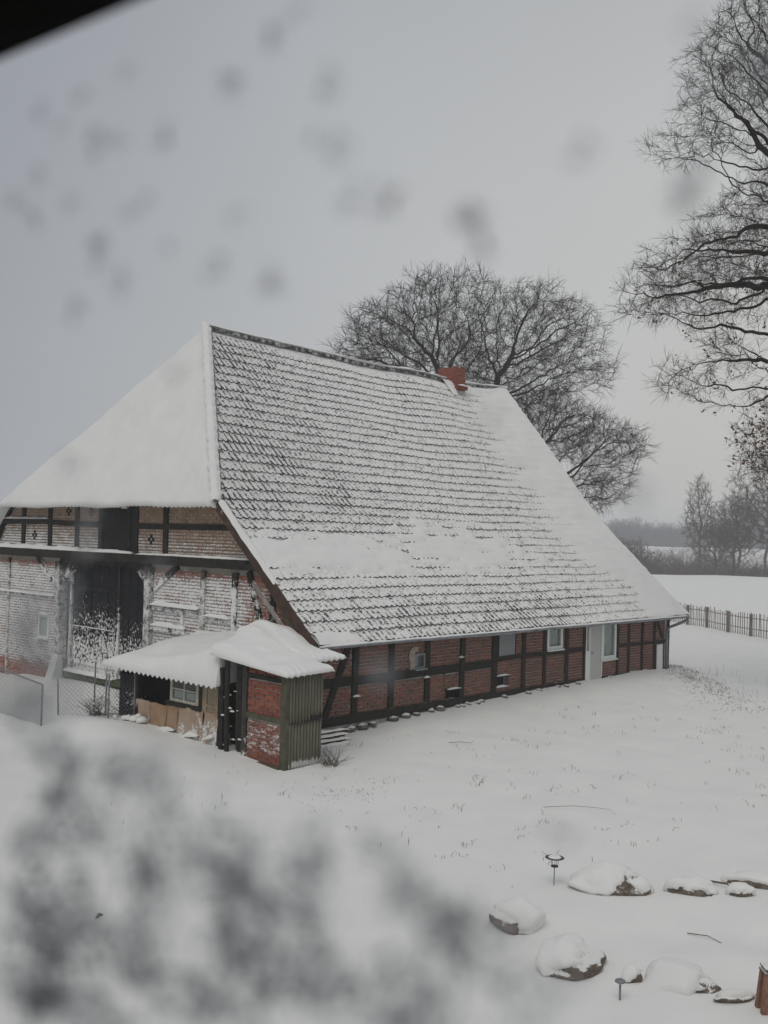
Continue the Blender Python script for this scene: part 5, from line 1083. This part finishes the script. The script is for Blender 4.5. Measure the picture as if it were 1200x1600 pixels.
# wet snow clinging to the outside of the panes: clusters of grains, centres and radii in millimetres along and up the pane
BLOBS = [(51.2,38.7,1.04,1.39,0.5),(48.4,39.6,1.24,0.49,0.3),(55.8,35.6,1.11,1.64,0.55),(45.7,33.3,1.31,1.33,0.4),(68.5,39.8,1.17,0.79,0.3),(74.5,39.5,1.44,0.7,0.3),(80.6,39.4,1.36,1.34,0.3),(63.4,33.5,1.09,1.3,0.5),(69.1,34.3,1.17,1.24,0.3),(72.3,34.2,1.23,1.72,0.5),(77.3,36.7,1.12,0.83,0.2),(80.2,33.0,1.16,1.09,0.35),(65.5,28.0,1.12,0.76,0.5),(67.1,27.4,1.14,0.77,0.5),(75.3,29.5,1.27,0.93,0.3),(83.5,31.1,1.01,0.86,0.5),(80.9,29.0,1.37,1.33,0.35),(71.5,24.6,1.3,2.38,0.55),(68.4,21.4,1.24,1.44,0.5),(74.1,19.4,1.25,1.37,0.5),(62.2,23.8,0.91,1.06,0.2),(56.9,21.1,1.27,1.12,0.45),(51.1,19.3,1.29,1.36,0.45),(54.6,24.8,1.22,1.01,0.3),(44.4,28.2,1.28,1.4,0.4),(46.8,29.2,0.97,0.76,0.2),(43.4,24.6,1.14,1.29,0.3),(40.3,23.8,1.41,1.62,0.45),(33.6,21.4,1.16,0.93,1.3),(32.5,19.5,0.95,1.46,0.4),(25.5,24.5,1.25,1.38,0.2),(19.0,20.5,0.8,1.47,0.9),(18.1,21.6,0.9,0.8,0.5),(19.3,30.0,1.47,1.12,0.15),(14.7,26.6,1.33,1.77,0.35),(18.2,26.8,1.43,1.47,0.15),(60.9,12.9,1.12,0.94,0.4),(74.0,6.0,1.59,1.13,0.3),(71.5,-0.7,1.45,2.21,0.6),(70.7,1.5,1.19,1.1,0.4),(62.0,-2.8,1.5,0.83,0.35),(39.7,-9.4,1.17,1.12,0.6),(26.0,-17.7,0.83,0.91,0.6),(21.8,3.1,1.38,1.11,0.4),(32.0,7.9,1.39,1.64,0.1),(78.3,-8.4,3.14,2.87,0.5),(76.1,-13.3,4.44,2.82,0.5),(78.2,-17.5,3.67,2.84,0.5),(73.4,-22.4,3.44,3.02,0.9),(71.0,-25.3,3.74,2.42,1.0),(66.3,-20.2,4.27,1.83,0.8),(62.0,-19.8,2.81,1.93,0.7),(59.6,-22.9,2.01,1.59,0.7),(55.6,-25.4,1.76,1.25,0.5),(78.1,-28.3,2.75,2.25,0.6),(76.9,-32.6,3.24,3.06,0.6),(74.8,-36.6,4.76,3.0,0.9),(70.6,-32.8,2.98,2.66,0.8),(65.1,-26.8,2.02,2.58,0.6),(64.0,-34.8,4.12,2.54,0.8),(61.9,-30.2,2.65,3.52,0.8),(53.6,-24.5,2.99,2.19,0.9),(52.4,-28.0,3.18,2.82,1.0),(53.3,-31.6,2.97,1.79,0.8),(77.3,-41.7,4.91,2.21,1.0),(69.3,-41.0,5.97,1.57,0.7),(59.3,-36.6,5.21,1.96,0.7),(53.1,-35.3,4.14,1.87,0.8),(46.0,-24.3,2.66,2.46,0.7),(44.9,-22.2,1.6,1.6,0.5),(47.1,-28.1,2.7,2.48,0.8),(48.7,-32.2,3.3,2.04,0.9),(44.0,-31.4,3.06,2.41,0.9),(40.1,-32.0,2.86,1.69,0.8),(37.7,-23.3,1.92,2.3,0.7),(35.6,-24.9,2.24,1.89,0.7),(36.5,-29.3,2.27,2.06,0.6),(33.7,-25.3,1.79,1.53,0.6),(31.8,-24.4,2.09,1.43,0.6),(30.8,-26.5,2.44,1.49,0.5),(34.5,-30.8,2.6,1.61,0.6),(28.2,-25.1,1.54,1.76,0.4),(28.5,-29.0,2.34,1.53,0.4),(39.9,-21.2,1.48,1.54,0.4),(24.7,-26.8,1.2,1.11,0.2)]
rg = np.random.default_rng(77); GR = []
for k in range(260):                                               # loose slush between the clumps, thicker towards the lower left
    a, h = rg.uniform(26, 88), rg.uniform(-46, -6)
    if h < -15.5 - (84 - a) * 0.16 and fbm(a * 0.16, h * 0.13, 3.3, 3) > -0.12 or a > 72 and h > -19 and rg.random() < 0.6: BLOBS.append((a, h, rg.uniform(0.9, 2.0), rg.uniform(1.0, 2.8), rg.uniform(0.2, 0.5)))
for a, h, ra, rh, st in BLOBS:
    big = min(ra, rh) > 1.45; gr = 0.22 + 0.04 * min(ra, rh); st = st * (1.2 if h < -28 and a > 52 else (0.85 if big else 1.0)); n = int((1.75 if big else 1.5) * st * ra * rh / gr ** 2) + 2
    for k in range(n):
        t = rg.uniform(0, 6.283); q = math.sqrt(rg.uniform(0, 1)) * (1.12 + 0.22 * rg.normal()) * (1.0 if big else 0.85); GR.append((a + ra * q * math.cos(t), h + rh * q * math.sin(t), gr * rg.uniform(0.6, 1.35)))
for k in range(1500):                                              # and thinly over the rest of the window
    a, h = rg.uniform(A0, A1) * 1000, rg.uniform(H0, H1) * 1000
    if -60 < a < 140 and -80 < h < 80 or T0_ * 1000 < h < T1_ * 1000 or abs(a - AM * 1000) < 32: continue
    for q in range(6): GR.append((a + rg.normal(0, 1.2), h + rg.normal(0, 1.6), rg.uniform(0.3, 0.8)))
OV = np.array([(1, 0, 0), (-1, 0, 0), (0, 1, 0), (0, -1, 0), (0, 0, 1), (0, 0, -1)], float); OF = np.array([(0, 2, 4), (2, 1, 4), (1, 3, 4), (3, 0, 4), (2, 0, 5), (1, 2, 5), (3, 1, 5), (0, 3, 5)])
G = np.array(GR) * 0.001; G = G[(G[:, 1] < T0_ - 0.0008) | (G[:, 1] > T1_ + 0.0008)]
ctr = np.array(CAM)[None] + np.array(wn_)[None] * (PD + 0.0016 + G[:, 2:3] * 0.5) + np.array(wa)[None] * G[:, 0:1] + np.array([[0, 0, 1.0]]) * G[:, 1:2]
BAS = np.stack([np.array(wa), np.array([0, 0, 1.0]), np.array(wn_) * 0.5]); rot = rg.uniform(0, 1.57, len(G)); OVr = np.repeat(OV[None], len(G), 0)
cx_, sx_ = np.cos(rot)[:, None], np.sin(rot)[:, None]; OVr = np.stack([OVr[:, :, 0] * cx_ - OVr[:, :, 1] * sx_, OVr[:, :, 0] * sx_ + OVr[:, :, 1] * cx_, OVr[:, :, 2]], 2)
V = (ctr[:, None] + (OVr @ BAS) * G[:, 2][:, None, None]).reshape(-1, 3); Q = (OF[None] + (np.arange(len(G)) * 6)[:, None, None]).reshape(-1, 3)
def flake_mat():
    t = NT('wet_snow_on_glass'); d = t.n('ShaderNodeBsdfDiffuse', None, Color=(0.84, 0.85, 0.88, 1)); tl = t.n('ShaderNodeBsdfTranslucent', None, Color=(0.93, 0.94, 0.97, 1)); ms = t.n('ShaderNodeMixShader', None, i0=0.6, i1=d, i2=tl); tp = t.n('ShaderNodeBsdfTransparent'); m2 = t.n('ShaderNodeMixShader', None, i0=0.42, i1=ms, i2=tp); t.t.links.new(m2.outputs[0], t.out.inputs['Surface']); return t.mat
tag(link('snow_on_glass', np_mesh('snow_on_glass', V, Q, flake_mat())), 'blurred wet snow grains clinging to the window pane', 'snow', kind='stuff')

# ------------------------------------------------------------------ winter haze
hz = MB().box(-875, 875, -875, 875, -5.5, 21.5).build('haze', None)
hm = bpy.data.materials.new('haze'); hm.use_nodes = True; t_ = hm.node_tree; t_.nodes.clear()
pv = t_.nodes.new('ShaderNodeVolumePrincipled'); pv.inputs['Color'].default_value = (0.96, 0.97, 1.0, 1); pv.inputs['Density'].default_value = 0.0014; pv.inputs['Anisotropy'].default_value = 0.0
mo = t_.nodes.new('ShaderNodeOutputMaterial'); t_.links.new(pv.outputs[0], mo.inputs['Volume']); hz.data.materials.clear(); hz.data.materials.append(hm); tag(hz, kind='stuff')
